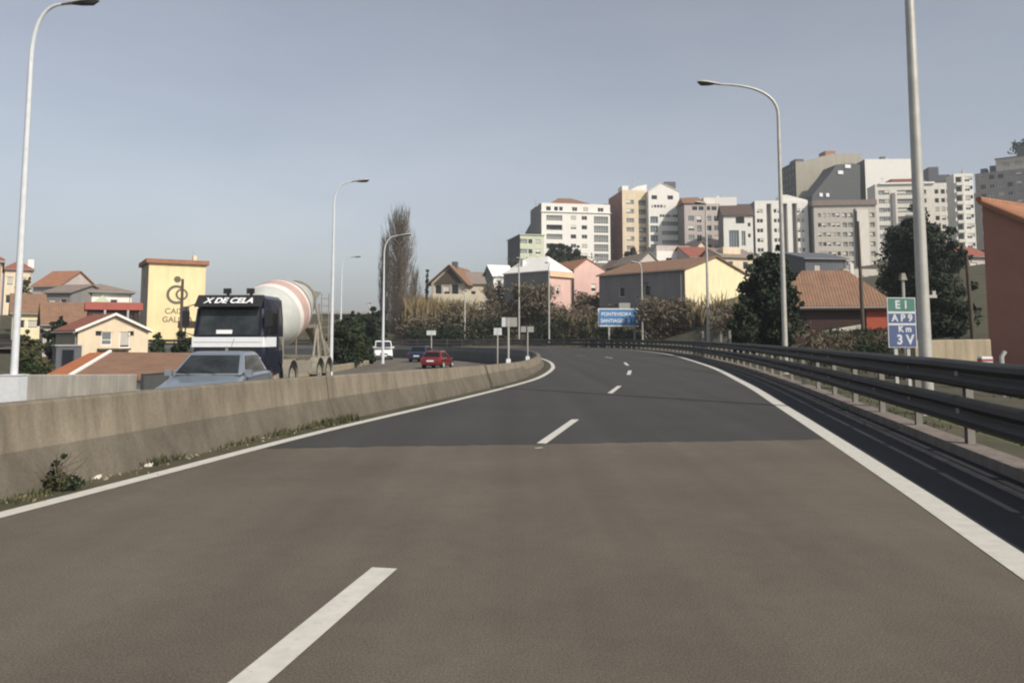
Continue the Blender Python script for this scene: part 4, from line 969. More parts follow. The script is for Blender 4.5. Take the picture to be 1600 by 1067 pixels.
# ------------------------------------------------------------------ vehicles (front faces local -y)
def wheel(parent, x, y, z, r, w_, side, tyre='black', rim='galv', spokes=5):
    o = thing('wheel', None, None, (x, y, z)); o.parent = parent
    b = MB(); n = 28
    prof = [(-w_/2, r*.66), (-w_/2, r*.93), (-w_*.38, r), (w_*.38, r), (w_/2, r*.93), (w_/2, r*.66)]
    b.loft([[(a, q*math.cos(2*math.pi*k/n), q*math.sin(2*math.pi*k/n)) for a, q in prof] for k in range(n)]+[[(a, q, 0) for a, q in prof]], tyre, caps=False, closed=False)
    b.build('tyre', o, smooth=40)
    b = MB(); s = side*w_/2
    def disc(rad, xo): return [(xo, rad*math.cos(2*math.pi*k/20), rad*math.sin(2*math.pi*k/20)) for k in range(20)]
    b.loft([disc(r*.67, s-.02*side), disc(r*.62, s), disc(r*.56, s-.04*side), disc(r*.2, s-.03*side), disc(r*.16, s+.01*side), disc(.01, s+.012*side)], rim)
    b.loft([disc(r*.67, -s*.9), disc(r*.1, -s*.9)], 'black')
    for k in range(spokes):
        a = 2*math.pi*k/spokes; c = Vector((0, math.cos(a), math.sin(a))); e = Vector((0, -math.sin(a), math.cos(a)))
        b.prism([Vector((s-.035*side, 0, 0))+c*r*.3+e*r*.06, Vector((s-.035*side, 0, 0))+c*r*.53+e*r*.05, Vector((s-.035*side, 0, 0))+c*r*.53-e*r*.05, Vector((s-.035*side, 0, 0))+c*r*.3-e*r*.06], (.012*side, 0, 0), 'black')
    b.build('rim', o, smooth=40)
    return o
def car(name, label, loc, rz, paint, L=4.2, W=1.7, H=1.42, kind='hatch', plate='signwhite'):
    t = thing(name, label, 'car', loc, rz, 'cars on the opposite carriageway')
    hw = W/2; y0 = -L/2
    # body stations: (y fraction, bottom, shoulder height, half width)
    bt = H*.62
    st = [(0, .34, .50, .80), (.015, .26, .58, .90), (.06, .20, .66, .97), (.16, .18, .72, 1), (.29, .18, bt*.97, 1), (.33, .18, bt, 1), (.6, .18, bt+.02, 1), (.86, .2, bt+.03, .99), (.95, .24, bt+.01, .96), (.985, .30, bt-.06, .92), (1, .38, bt-.14, .86)]
    if kind == 'sedan': st[7:] = [(.80, .2, bt+.02, .99), (.93, .22, bt+.0, .97), (.985, .28, bt-.05, .93), (1, .36, bt-.16, .86)]
    rings = []
    for f, zb, zt, k in st:
        x = hw*k; y = y0+f*L; zm = zb+(zt-zb)*.55
        h = [(x*.80, zb), (x*.96, zb+.06), (x, zm), (x*.985, zt-.07), (x*.93, zt-.01), (x*.70, zt+.02), (0, zt+.035)]
        rings.append([(a, y, z) for a, z in h]+[(-a, y, z) for a, z in reversed(h[:-1])])
    b = MB(); b.loft(rings, paint); b.build('body', t, smooth=35)
    # cabin
    yc, yr = (.29, .93) if kind == 'hatch' else (.28, .86)
    if kind == 'van': yc, yr = .16, .97
    ya, yb, yt0, yt1 = y0+yc*L, y0+yr*L, y0+(yc+.17)*L, y0+(yr-(.10 if kind != 'van' else .03))*L
    zt, zb = H, bt+.0
    wb, wt = hw*.93, hw*.72
    if kind == 'van': wt = hw*.85
    lo = [(-wb, ya, zb), (wb, ya, zb), (wb, yb, zb), (-wb, yb, zb)]; hi = [(-wt, yt0, zt-.06), (wt, yt0, zt-.06), (wt, yt1, zt-.06), (-wt, yt1, zt-.06)]
    tp = [(-wt*.86, yt0+.14, zt), (wt*.86, yt0+.14, zt), (wt*.86, yt1-.12, zt-.01), (-wt*.86, yt1-.12, zt-.01)]
    b = MB(); b.loft([lo, hi, tp], paint); ro_ = b.build('roof', t, smooth=60); bv = ro_.modifiers.new('rounding', 'BEVEL'); bv.width = .07; bv.segments = 4; bv.limit_method = 'ANGLE'; bv.angle_limit = R(8)
    V = Vector; lo = [V(p) for p in lo]; hi = [V(p) for p in hi]
    def pane(nm, a, c, d, e, m0, m1, s0, s1, out_):
        """glass proud of the cabin face: a-c bottom edge, e-d top edge"""
        f = lambda s, u: (a.lerp(c, s)).lerp(e.lerp(d, s), u)
        q = [f(m0, s0), f(m1, s0), f(m1, s1), f(m0, s1)]; n = V(out_)*.009
        MB().loft([[p-n*2 for p in q], [p+n for p in q]], 'carglass').build(nm, t)
    pane('windscreen', lo[0], lo[1], hi[1], hi[0], .05, .95, .08, .93, (0, -.8, .6))
    ws = [c for c in t.children if c.name.startswith('windscreen')][0]; ws.data.materials.clear(); ws.data.materials.append(MT['screen'])
    for f0, f1 in ((.30, .08), (.66, .42)):
        q0 = lo[0].lerp(lo[1], f0)+V((0, -.03, .06)); q1 = lo[0].lerp(lo[1], f1).lerp(hi[0].lerp(hi[1], f1), .16)+V((0, -.03, .03)); MB().tube([q0, q1], .012, 'blackplastic', 5).build('wiper', t)
    MB().tube([(0, yt1-.25, zt-.02), (0, yt1+.1, zt+.32)], .006, 'blackplastic', 5).build('aerial', t)
    pane('rear_window', lo[2], lo[3], hi[3], hi[2], .07, .93, .12, .9, (0, .8, .5))
    for s, (a, c, d, e) in ((1, (lo[1], lo[2], hi[2], hi[1])), (-1, (lo[0], lo[3], hi[3], hi[0]))):
        o_ = (s, 0, .25)
        pane('side_window', a, c, d, e, .13, .50, .10, .9, o_)
        pane('side_window', a, c, d, e, .53, .90, .10, .9, o_)
        # mirror
        m = MB(); c0 = V((s*(wb+.03), ya+.22, zb+.05)); m.loft([[c0+V((s*x*.17, y*.05, z*.07)) for y, z in ((-1, -1), (1, -1), (1, 1), (-1, 1))] for x in (0, .35, 1)], 'blackplastic' if paint == 'carred' else paint); m.build('mirror', t, smooth=40)
        lx = s*hw*.60
        m = MB(); m.loft([[(lx-.19, y0+.015, .50), (lx+.16, y0+.05, .50), (lx+.16, y0+.06, .66), (lx-.17, y0+.02, .64)], [(lx-.19, y0-.02, .51), (lx+.17, y0+.035, .51), (lx+.17, y0+.05, .655), (lx-.17, y0-.005, .635)]], 'lampglass'); m.build('headlight', t)
        m = MB(); m.box(s*hw*.86-.09, s*hw*.86+.05, -y0-.10, -y0-.015, bt-.32, bt-.08, 'redlamp'); m.build('tail_light', t)
        for f in (.185, .80):
            wheel(t, s*(hw-.09), y0+f*L, .30, .30, .19, s)
            n = 16; cx, cy, cz = s*(hw+.004), y0+f*L, .30
            m = MB(); m.loft([[(cx, cy+r_*math.cos(a), max(.19, cz+r_*math.sin(a))) for r_ in (.31, .37)] for a in [math.pi*k/n for k in range(n+1)]], 'blackplastic', caps=False, closed=False); m.build('wheel_arch', t)
    MB().box(-hw*.42, hw*.42, y0-.012, y0+.03, .50, .62, 'blackplastic').box(-.07, .07, y0-.018, y0-.01, .53, .61, 'chrome').build('grille', t)
    MB().loft([[(-hw*.84, y0+.03, .27), (hw*.84, y0+.03, .27), (hw*.84, y0+.03, .44), (-hw*.84, y0+.03, .44)], [(-hw*.78, y0-.05, .29), (hw*.78, y0-.05, .29), (hw*.78, y0-.05, .42), (-hw*.78, y0-.05, .42)]], 'blackplastic').build('front_bumper', t)
    MB().box(-.26, .26, y0-.062, y0-.052, .32, .43, plate).build('number_plate', t)
    MB().loft([[(-hw*.84, -y0-.04, .28), (hw*.84, -y0-.04, .28), (hw*.84, -y0-.04, .48), (-hw*.84, -y0-.04, .48)], [(-hw*.8, -y0+.04, .30), (hw*.8, -y0+.04, .30), (hw*.8, -y0+.04, .46), (-hw*.8, -y0+.04, .46)]], paint).build('rear_bumper', t)
    MB().box(-.26, .26, -y0+.042, -y0+.05, .50, .61, plate).build('number_plate', t)
    return t
# silver-blue car in the nearer opposite lane
p = P(341, 600, 20.2); t = car('hatchback_car', 'silver-blue car in front of the mixer truck, half hidden by the median barrier', (p.x, 20.2, -.48), R(3.5), 'silver', L=4.5, W=1.8, H=1.45, kind='sedan')
# occupants' seats and wheel seen through the glass are dark; roof aerial
p = P(684, 572, 57); t = car('hatchback_car', 'small red car at the bend, right of the dark blue car', (p.x, 57, -.86), R(168), 'carred', L=3.5, W=1.52, H=1.24)
p = P(661, 560, 72); t = car('hatchback_car', 'dark blue car at the bend, beside the red car', (p.x, 72, -.86), R(170), 'carblue', L=4.1, W=1.72, H=1.42)
p = P(598, 552, 80); t = car('delivery_van', 'white van behind the lamp post near the poplar', (p.x, 80, -.86), R(12), 'carwhite', L=4.4, W=1.8, H=1.85, kind='van')

# concrete mixer truck
p = P(355, 560, 26.6)
t = thing('mixer_truck', 'dark blue concrete mixer truck with a white-banded cab and red striped drum', 'truck', (p.x, 26.6, zo(26.6)+.05), R(-2.2))
hw = 1.22
sec = lambda y, zb, zt, k: [(-hw*k, y, zb), (hw*k, y, zb), (hw*k, y, zb+.25), (hw*k, y, (zb+zt)/2), (hw*k*.97, y, zt-.30), (hw*k*.90, y, zt-.06), (hw*k*.8, y, zt), (-hw*k*.8, y, zt), (-hw*k*.90, y, zt-.06), (-hw*k*.97, y, zt-.30), (-hw*k, y, (zb+zt)/2), (-hw*k, y, zb+.25)]
b = MB()
# cab: front face leans back above the waist
rings = [sec(0.0, .62, 1.80, .965), sec(.06, .55, 1.85, 1.0)]
b.loft([sec(0.0, .60, 1.95, .96), sec(.08, .55, 1.98, 1.0), sec(1.95, .75, 1.98, 1.0)], 'navy')
up = lambda y, k, zt: [(-hw*k, y, 1.96), (hw*k, y, 1.96), (hw*k*.985, y+.10, 2.6), (hw*k*.93, y+.20, zt-.12), (hw*k*.82, y+.26, zt), (-hw*k*.82, y+.26, zt), (-hw*k*.93, y+.20, zt-.12), (-hw*k*.985, y+.10, 2.6)]
b.loft([up(.06, .97, 3.30), up(.14, 1.0, 3.36), [(x, 1.95, z) for x, y, z in up(.14, 1.0, 3.36)]], 'navy')
b.build('cab', t, smooth=35)
MB().loft([[(-1.02, .035, 2.02), (1.02, .035, 2.02), (.98, .20, 2.96), (-.98, .20, 2.96)], [(-1.02, .08, 2.02), (1.02, .08, 2.02), (.98, .25, 2.96), (-.98, .25, 2.96)]], 'screen').build('windscreen', t)
MB().prism([(-.42, .05, 2.06), (.12, .05, 2.06), (.12, .072, 2.19), (-.42, .072, 2.19)], (0, -.012, 0), 'signwhite').build('dash_card', t)
v = MB(); v.loft([[(-1.12, .16, 3.34), (1.12, .16, 3.34), (1.14, -.10, 2.96), (-1.14, -.10, 2.96)], [(-1.12, .19, 3.36), (1.12, .19, 3.36), (1.14, -.07, 2.95), (-1.14, -.07, 2.95)]], 'blackplastic'); vs = v.build('sun_visor', t)
text('lettering', 'X DE CELA', .30, 'signwhite', vs, (0, .006-.02, 3.155), rot=(R(90-34.4), 0, 0), bold=.009, shear=.25, depth=.008, xs=1.12)
MB().loft([[(-1.2, -.035, 1.62), (1.2, -.035, 1.62), (1.2, -.035, 1.95), (-1.2, -.035, 1.95)], [(-1.22, .05, 1.62), (1.22, .05, 1.62), (1.22, .05, 1.95), (-1.22, .05, 1.95)]], 'signwhite').box(-1.15, 1.15, -.04, -.034, 1.77, 1.79, 'signgrey').build('front_band', t)
MB().box(1.222, 1.235, .05, 1.2, 1.62, 1.95, 'signwhite').build('door_band', t)
g = MB().box(-.95, .95, -.02, .03, .95, 1.58, 'blackplastic')
for k in range(4): g.box(-.93, .93, -.045, -.02, 1.02+.14*k, 1.07+.14*k, 'darkgrey')
g.build('grille', t)
MB().prism([(-.35, -.05, 1.40), (.35, -.05, 1.40), (.30, -.05, 1.47), (-.30, -.05, 1.47)], (0, -.01, 0), 'chrome').prism([(-.07, -.05, 1.5), (.07, -.05, 1.5), (0, -.05, 1.66)], (0, -.012, 0), 'chrome').build('badge', t)
MB().loft([[(-1.22, .1, .35), (1.22, .1, .35), (1.22, .1, .88), (-1.22, .1, .88)], [(-1.18, -.12, .4), (1.18, -.12, .4), (1.18, -.12, .84), (-1.18, -.12, .84)]], 'navy').build('bumper', t)
for s in (-1, 1):
    MB().loft([[(s*1.0-.19, -.13, .52), (s*1.0+.16, -.13, .52), (s*1.0+.16, -.13, .76), (s*1.0-.19, -.13, .76)], [(s*1.0-.19, -.05, .5), (s*1.0+.19, -.05, .5), (s*1.0+.19, -.05, .78), (s*1.0-.19, -.05, .78)]], 'lampglass').build('headlight', t)
    MB().box(s*1.06-.07, s*1.06+.07, -.055, -.02, 1.12, 1.28, 'lampglass').build('marker_lamp', t)
    MB().prism([(s*1.223, .36, 2.05), (s*1.223, 1.35, 2.05), (s*1.20, 1.35, 2.78), (s*1.20, .55, 2.78)], (s*.012, 0, 0), 'carglass').build('side_window', t)
    m = MB(); m.tube([(s*1.2, .15, 3.05), (s*1.42, -.06, 2.95), (s*1.42, -.06, 2.1), (s*1.2, .1, 2.0)], .022, 'blackplastic', 6)
    m.loft([[(s*1.40-.12, -.12, 2.30), (s*1.40+.12, -.12, 2.30), (s*1.40+.12, -.12, 2.82), (s*1.40-.12, -.12, 2.82)], [(s*1.40-.09, -.01, 2.34), (s*1.40+.09, -.01, 2.34), (s*1.40+.09, -.01, 2.78), (s*1.40-.09, -.01, 2.78)]], 'blackplastic'); m.build('mirror', t)
    d_ = MB().prism([(s*1.218, .30, .98), (s*1.218, 1.45, .98), (s*1.218, 1.45, 1.96), (s*1.218, .30, 1.96)], (s*.011, 0, 0), 'navy').build('door', t)
    MB().box(s*1.24-.01, s*1.24+.012, 1.2, 1.34, 1.50, 1.54, 'chrome').build('handle', d_)
    MB().box(s*1.0-.24, s*1.0+.24, .35, .75, .42, .50, 'dust').build('step', t)
    MB().prism([(s*1.12, .02, 1.98), (s*1.19, .06, 1.98), (s*1.14, .19, 2.9), (s*1.07, .15, 2.9)], (0, -.02, 0), 'navy').build('wind_deflector', t)
    MB().tube([(s*.35, .12+.0, 1.98), (s*.35-.5, .02, 2.03)], .012, 'blackplastic', 5).build('wiper', t)
    n = 18
    for y in (1.35, 3.15, 6.75, 8.1):
        wheel(t, s*(hw-.16), y, .50, .50, .30, s, rim='dust', spokes=8)
        m = MB(); m.loft([[(x, y+r_*math.cos(a), .50+r_*math.sin(a)) for x, r_ in ((s*1.25, .60), (s*.90, .60), (s*.90, .64), (s*1.25, .64))] for a in [R(-5)+R(190)*k/n for k in range(n+1)]], 'dust' if y > 2 else 'navy'); m.build('mudguard', t)
for x in (-.25, .55): MB().box(x-.04, x+.04, .5, .58, 3.36, 3.58, 'blackplastic').box(x-.13, x+.13, .44, .5, 3.42, 3.6, 'blackplastic').build('roof_lamp', t)
ch = MB(); 
for x in (-.42, .42): ch.box(x-.05, x+.05, .4, 9.0, .72, 1.0, 'dust')
for y in (2.2, 4.2, 6.0, 8.9): ch.box(-.37, .37, y-.05, y+.05, .76, .96, 'dust')
ch.build('chassis', t)
for x in (.85, -.85): MB().box(x-.3, x+.3, 4.0, 5.9, .55, 1.0, 'dust').build('side_tank', t)
MB().box(-1.1, 1.1, 2.25, 2.42, 1.0, 1.95, 'dust').box(-1.15, -.75, 2.1, 2.6, 1.05, 2.3, 'galv').build('front_frame', t)
f = MB()
for s in (-1, 1):
    f.tube([(s*.9, 7.7, 1.0), (s*.75, 7.8, 2.5)], .06, 'dust', 6); f.tube([(s*.9, 6.8, 1.0), (s*.75, 7.8, 2.4)], .05, 'dust', 6); f.tube([(s*1.0, 8.5, 1.0), (s*.55, 8.3, 3.3)], .05, 'dust', 6)
    f.tube([(s*.55, 8.3, 3.3), (s*.5, 9.0, 3.45), (s*.5, 9.0, 1.2)], .03, 'dust', 6)
f.box(-.8, .8, 7.7, 7.85, 2.35, 2.5, 'dust'); f.build('rear_frame', t)
# drum: tilted, widest in the middle
ax = Vector((0, math.cos(R(14)), math.sin(R(14)))); o0 = Vector((0, 2.4, 2.30)); ex = Vector((1, 0, 0)); ez = ex.cross(ax)*1
prof = [(a_*1.10, r_*1.05) for a_, r_ in [(0, .45), (.06, .78), (.5, .98), (1.1, 1.14), (1.7, 1.22), (2.3, 1.23), (2.9, 1.16), (3.6, .98), (4.3, .78), (5.0, .60), (5.25, .56), (5.3, .40)]]
prof2 = []
for (a, r0), (c, r1) in zip(prof, prof[1:]):
    for k in range(4): prof2.append((a+(c-a)*k/4, r0+(r1-r0)*k/4))
prof2.append(prof[-1])
b = MB(); n = 40; base = 0
for a, r_ in prof2: b.v += [tuple(o0+ax*a+(ex*math.cos(2*math.pi*k/n)+ez*math.sin(2*math.pi*k/n))*r_) for k in range(n)]
for i in range(len(prof2)-1):
    a = prof2[i][0]
    for k in range(n):
        ph = ((k/n)*1.0+a/4.2+.08) % 1.0            # spiral bands painted round the drum
        m = 'drumgrey' if a < 1.5 else ('drumwhite' if a < 1.75 else ('drumred' if a < 2.5 else ('drumwhite' if a < 2.7 else ('drumdark' if a < 2.95 else 'drumgrey'))))
        c, e = i*n+k, i*n+(k+1) % n
        b.f.append((c, e, e+n, c+n)); b.m.append(b.mi(m))
b.f.append(tuple(reversed(range(n)))); b.m.append(0)
b.build('drum', t, smooth=40)
b = MB(); c = o0+ax*5.0
b.loft([[c+(ex*math.cos(2*math.pi*k/24)+ez*math.sin(2*math.pi*k/24))*r_+ax*q for k in range(24)] for q, r_ in ((0, .76), (0, .84), (.12, .84), (.12, .70))], 'dust', caps=False); b.build('roller_ring', t, smooth=40)
b = MB(); b.loft([[(-.55, 8.1, 3.95), (.55, 8.1, 3.95), (.55, 9.1, 3.95), (-.55, 9.1, 3.95)], [(-.25, 8.2, 3.3), (.25, 8.2, 3.3), (.25, 8.7, 3.3), (-.25, 8.7, 3.3)]], 'drumgrey', caps=False); b.build('hopper', t)
b = MB()
for k in range(9):
    pass
path = [Vector((.1, 8.6, 2.6)), Vector((.3, 9.1, 2.1)), Vector((.6, 9.5, 1.4))]
b.loft([[q+Vector((.3*math.cos(a), 0, .25*math.sin(a))) for a in [math.pi+math.pi*k/8 for k in range(9)]] for q in path], 'dust', caps=False, closed=False); b.build('chute', t, smooth=40)
b = MB()
for x in (.62, .95): b.tube([(x, 8.95, .9), (x, 8.95, 3.9)], .022, 'dust', 6)
for k in range(9): b.tube([(.62, 8.95, 1.1+.32*k), (.95, 8.95, 1.1+.32*k)], .016, 'dust', 5)
b.build('ladder', t)

# ------------------------------------------------------------------ road signs
def post(t, x, z0, z1, r=.04, y=.05): return MB().tube([(x, y, z0), (x, y, z1)], r, 'galv', 8).build('post', t, smooth=40)
def board(t, x0, x1, z0, z1, face, border='signwhite', name='panel'):
    MB().box(x0, x1, -.012, .014, z0, z1, border).build(name, t)
    return MB().box(x0+.03, x1-.03, -.016, -.0125, z0+.03, z1-.03, face).build('face', [o for o in t.children][-1])
# kilometre marker: E 1 / AP-9 / km 3 V
Y = 19.5; x0, x1 = P(1385.5, 504, Y).x, P(1432.5, 504, Y).x; zt, zb = zof(465, Y), zof(543, Y)
t = thing('kilometre_sign', 'tall blue and green kilometre sign standing left of the nearest lamp post', 'road sign', ((x0+x1)/2, Y, -.6), R(6))
W_ = x1-x0; z1, z0 = zt+.6, zb+.6; Hh = z1-z0
MB().box(-W_/2, W_/2, -.012, .014, z0, z1, 'signtext').build('panel', t); pn = t.children[0]
rows = [(.0, .29, 'signgreen'), (.305, .525, 'signnavy'), (.54, 1.0, 'signnavy')]
for a, c, m in rows: MB().box(-W_/2+.022, W_/2-.022, -.018, -.0125, z1-Hh*c+.018, z1-Hh*a-.018, m).build('field', pn)
text('lettering', 'E 1', .27, 'signtext', pn, (0, -.022, z1-Hh*.15), bold=.008, depth=.002)
text('lettering', 'A P 9', .24, 'signtext', pn, (0, -.022, z1-Hh*.415), bold=.008, depth=.002)
text('lettering', 'K m', .20, 'signtext', pn, (.06, -.022, z1-Hh*.635), bold=.008, depth=.002)
text('lettering', '3 V', .32, 'signtext', pn, (.06, -.022, z1-Hh*.85), bold=.010, depth=.002)
for x in (-W_*.22, W_*.22): MB().box(x-.04, x+.04, .02, .08, -.4, z1-.1, 'galv').build('post', t)
# slim signal lamp standing behind it
q = P(1415, 540, 24); tt = thing('marker_post', 'slim grey post with a small lamp behind the kilometre sign', 'post', (q.x, 24, -.9))
MB().tube([(0, 0, 0), (0, 0, zof(436, 24)+.9)], .045, 'galv', 8).build('pole', tt, smooth=40); MB().loft([[(-.09, -.1, zof(438, 24)+.9), (.09, -.1, zof(438, 24)+.9), (.09, .1, zof(438, 24)+.9), (-.09, .1, zof(438, 24)+.9)], [(-.05, -.06, zof(427, 24)+.9), (.05, -.06, zof(427, 24)+.9), (.05, .06, zof(427, 24)+.9), (-.05, .06, zof(427, 24)+.9)]], 'dust').build('lamp_head', tt)
# blue direction sign
Y = 103; x0, x1 = P(934, 496, Y).x, P(1010, 496, Y).x; zt, zb = zof(482, Y), zof(510, Y); W_ = x1-x0; zg = .2
t = thing('direction_sign', 'wide blue direction sign on two legs at the far bend', 'road sign', ((x0+x1)/2, Y, zg), R(4))
z1, z0 = zt-zg, zb-zg
pn = MB().box(-W_/2, W_/2, -.03, .03, z0, z1, 'signwhite').build('panel', t)
MB().box(-W_/2+.14, W_/2-.14, -.045, -.031, z0+.14, z1-.12, 'signblue').build('field', pn)
text('lettering', 'PONTEVEDRA', .62, 'signwhite', pn, (-W_*.12, -.05, z1-.75), bold=.01, depth=.004)
text('lettering', 'SANTIAGO', .62, 'signwhite', pn, (-W_*.20, -.05, z1-1.6), bold=.01, depth=.004)
for zc in (z1-.72, z1-1.58): MB().prism([(W_*.30, -.046, zc-.25), (W_*.36, -.046, zc-.25), (W_*.36, -.046, zc+.08), (W_*.385, -.046, zc+.08), (W_*.33, -.046, zc+.33), (W_*.275, -.046, zc+.08), (W_*.30, -.046, zc+.08)], (0, -.006, 0), 'signwhite').build('arrow', pn)
MB().box(-W_*.06, W_*.17, -.03, .03, z1+.02, z1+.72, 'signgrey').build('header_panel', t)
for x in (-W_*.27, W_*.26): MB().box(x-.10, x+.10, .035, .2, -1, z1-.1, 'galv').build('post', t)
# backs of small signs on the median nose
def backsign(label, u, vb, Y, plates, pw=.03, foot=False, zg=None):
    zg = (zo(Y) if zg is None else zg); q = P(u, 540, Y); t = thing('road_sign', label, 'road sign', (q.x, Y, zg), 0)
    zt = max(zof(p[2], Y) for p in plates)-zg
    MB().tube([(0, 0, 0), (0, 0, zt-.02)], pw, 'galv', 8).build('post', t, smooth=40)
    for (a, c, v0, v1, m) in plates:
        MB().box(P(a, 540, Y).x-q.x, P(c, 540, Y).x-q.x, -.035, -.031+.0, zof(v1, Y)-zg, zof(v0, Y)-zg, m).build('plate', t)
    if foot: MB().box(-.10, .10, -.10, .10, -.1, .35, 'signwhite').build('foot', t)
    return t
backsign('pale sign with a white left edge on a tall post at the median nose', 794.5, 575, 36, [(784, 790, 496, 510.5, 'signtext'), (790.5, 808, 496, 510.5, 'signgrey')], .045, True, .0)
backsign('small whitish square sign on a dark post left of the median nose', 777.5, 545, 60, [(771.5, 784, 512.5, 523.5, 'signtext')], .05)
backsign('pair of small grey plates on a thin post right of the median nose', 824.5, 560, 41, [(814, 822, 510, 519, 'signgrey'), (824, 834, 510, 519, 'signgrey')], .03, True, .0)
backsign('small white sign on a thin post above the dark blue car', 674, 540, 78, [(666.5, 681, 516.5, 523.5, 'signtext')], .05)
# wooden utility poles
def upole(label, u, v0, v1, Y, r, lean=0, arms=True, zg=0):
    q = P(u, v0, Y); t = thing('utility_pole', label, 'utility pole', (q.x, Y, zg)); h = zof(v1, Y)-zg
    MB().tube([(0, 0, -.5), (lean*.5, 0, h*.5), (lean, 0, h)], [r, r*.85, r*.65], 'wood', 9).build('pole', t, smooth=40)
    if arms:
        MB().box(lean-.45, lean+.45, -.09, -.03+.0, h-.45, h-.36, 'wood').build('crossarm', t)
        for x in (-.35, 0.35): MB().tube([(lean+x, -.06, h-.36), (lean+x, -.06, h-.22)], .035, 'signgrey', 6).build('insulator', t)
    return t
upole('wooden utility pole in front of the brown hangar roof', 1349, 515, 346, 55, .14, -.1, False)
upole('dark wooden utility pole leaning beside the brown-red house', 1525, 570, 398, 28, .09, -.15, False, -.6)
upole('dark utility pole standing in front of the yellow tower', 281, 560, 436, 60, .15, 0, False, -4)
t = thing('information_board', 'small dark board on a post in front of the yellow tower', 'sign', (P(288, 560, 62).x, 62, -4)); zc = zof(490, 62)+4
MB().tube([(0, 0, 0), (0, 0, zc-.5)], .06, 'wood', 8).build('post', t, smooth=40); MB().box(-.28, .28, -.12, -.07, zc-.6, zc+.55, 'darkgrey').build('panel', t)
t = thing('garden_canopy', 'brown canopy and dark posts between the yellow tower and the truck', 'canopy', (P(297, 560, 64).x, 64, -4)); zc = zof(504, 64)+4
MB().box(-.75, .9, -.8, .8, zc-.45, zc+.1, 'wood').build('roof', t)
for x in (-.6, .75): MB().box(x-.08, x+.08, -.7, -.55, 0, zc-.46, 'wood').build('post', t)
t = thing('marker_post', 'short pale bent post in front of the brown-red house at the right edge', 'post', (P(1566, 577, 18).x, 18, -.3)); zc = zof(549, 18)+.3
MB().tube([(0, 0, -.3), (0, 0, zc-.12), (.08, 0, zc)], .05, 'galv', 8).build('pole', t, smooth=40)
t = thing('marker_post', 'white block with a red top beside the leaning dark utility pole', 'post', (P(1540, 575, 21).x, 21, -.5)); zc = zof(557, 21)+.5
MB().box(-.14, .14, -.1, .1, -.2, zc-.12, 'signwhite').box(-.15, .15, -.11, .11, zc-.119, zc-.06, 'redsheet').box(-.14, .14, -.1, .1, zc-.059, zc, 'signwhite').build('block', t)

# ------------------------------------------------------------------ vegetation
def leaves(b, c, rad, n, size, m, squash=1., hang=0.):
    """n leaf-sized faces spread through an uneven clump"""
    c = Vector(c); k = b.mi(m)
    for _ in range(n):
        d = Vector((rnd.gauss(0, 1), rnd.gauss(0, 1), rnd.gauss(0, 1))).normalized(); rr = rnd.random()**.45
        p = c+Vector((d.x*rad[0], d.y*rad[1], d.z*rad[2]))*rr
        s = size*rnd.uniform(.6, 1.4); nrm = (d+Vector((rnd.gauss(0, .7), rnd.gauss(0, .7), rnd.gauss(0, .7)))).normalized()
        a = nrm.orthogonal().normalized(); a.rotate(Matrix.Rotation(rnd.uniform(0, 6.28), 3, nrm)); e = nrm.cross(a)*squash
        i = len(b.v); b.v += [tuple(p-a*s), tuple(p+e*s*.55), tuple(p+a*s), tuple(p-e*s*.55)]; b.f.append((i, i+1, i+2, i+3)); b.m.append(k)
def tree(name, label, u, v0, v1, wpx, Y, leaf, zg, clumps=16, n=260, size=.22, shape='round', trunk=.16, group=None, core=True, crown_from=.2):
    q = P(u, v0, Y); top = zof(v1, Y); Hh = top-zg; rad = wpx/2/F*Y
    t = thing(name, label, 'tree', (q.x, Y, zg), rnd.uniform(0, 6), group)
    b = MB(); cs = []
    for i in range(clumps):
        f = (i+.5)/clumps; a = i*2.4+rnd.uniform(-.4, .4); z = crown_from+(1-crown_from)*f
        if shape == 'round': pr = math.sqrt(max(.05, 1-((z-(crown_from+1)/2)/((1-crown_from)/2))**2))
        elif shape == 'cone': pr = 1.05-z*.95
        else: pr = .8
        rr = rad*pr*rnd.uniform(.35, .72); s = rad*rnd.uniform(.30, .50)*(.6+.4*pr)
        c = (rr*math.cos(a), rr*math.sin(a), Hh*z*.94); cs.append(c)
        s *= rnd.uniform(.7, 1.25)
        leaves(b, c, (s, s, s*.75), int(n*1.5), size*.72, leaf)
        for _ in range(2):          # sprays that stick out of the clump
            e = Vector(c)+Vector((rnd.gauss(0, .8)*s, rnd.gauss(0, .8)*s, rnd.gauss(.2, .7)*s)); leaves(b, e, (s*.33, s*.33, s*.28), int(n*.22), size*.7, leaf)
    leaves(b, (0, 0, Hh*(crown_from+1)/2), (rad*.62, rad*.62, Hh*(1-crown_from)*.40), n*3, size, leaf)
    b.fix = False; b.build('crown', t)
    b = MB(); b.tube([(0, 0, -.6), (.05*rad, 0, Hh*.3), (0, .05*rad, Hh*.62), (0, 0, Hh*.85)], [trunk, trunk*.8, trunk*.5, trunk*.15], 'bark', 8)
    for c in cs: b.tube([(0, 0, max(.1, c[2]-rad*.7)), Vector(c)*.6+Vector((0, 0, c[2]*.35)), c], [trunk*.35, trunk*.22, .02], 'bark', 5)
    b.build('trunk', t, smooth=50); return t
tree('evergreen_tree', 'dark leafy tree with an uneven crown left of the brown hangar roof', 1207, 535, 388, 104, 52, 'leafdark', -.6, 30, 330, .17, 'round', .2, crown_from=.16)
tree('evergreen_tree', 'low dark bush-like tree at the foot of the uneven tree, towards the yellow house', 1165, 530, 462, 62, 50, 'leafdark', -.8, 12, 260, .16, 'round', .1, crown_from=.05)
tree('umbrella_pine', 'big round dark tree behind the kilometre sign and the nearest lamp post', 1441, 540, 336, 148, 74, 'leafdark', -.5, 40, 420, .24, 'round', .35, crown_from=.12)
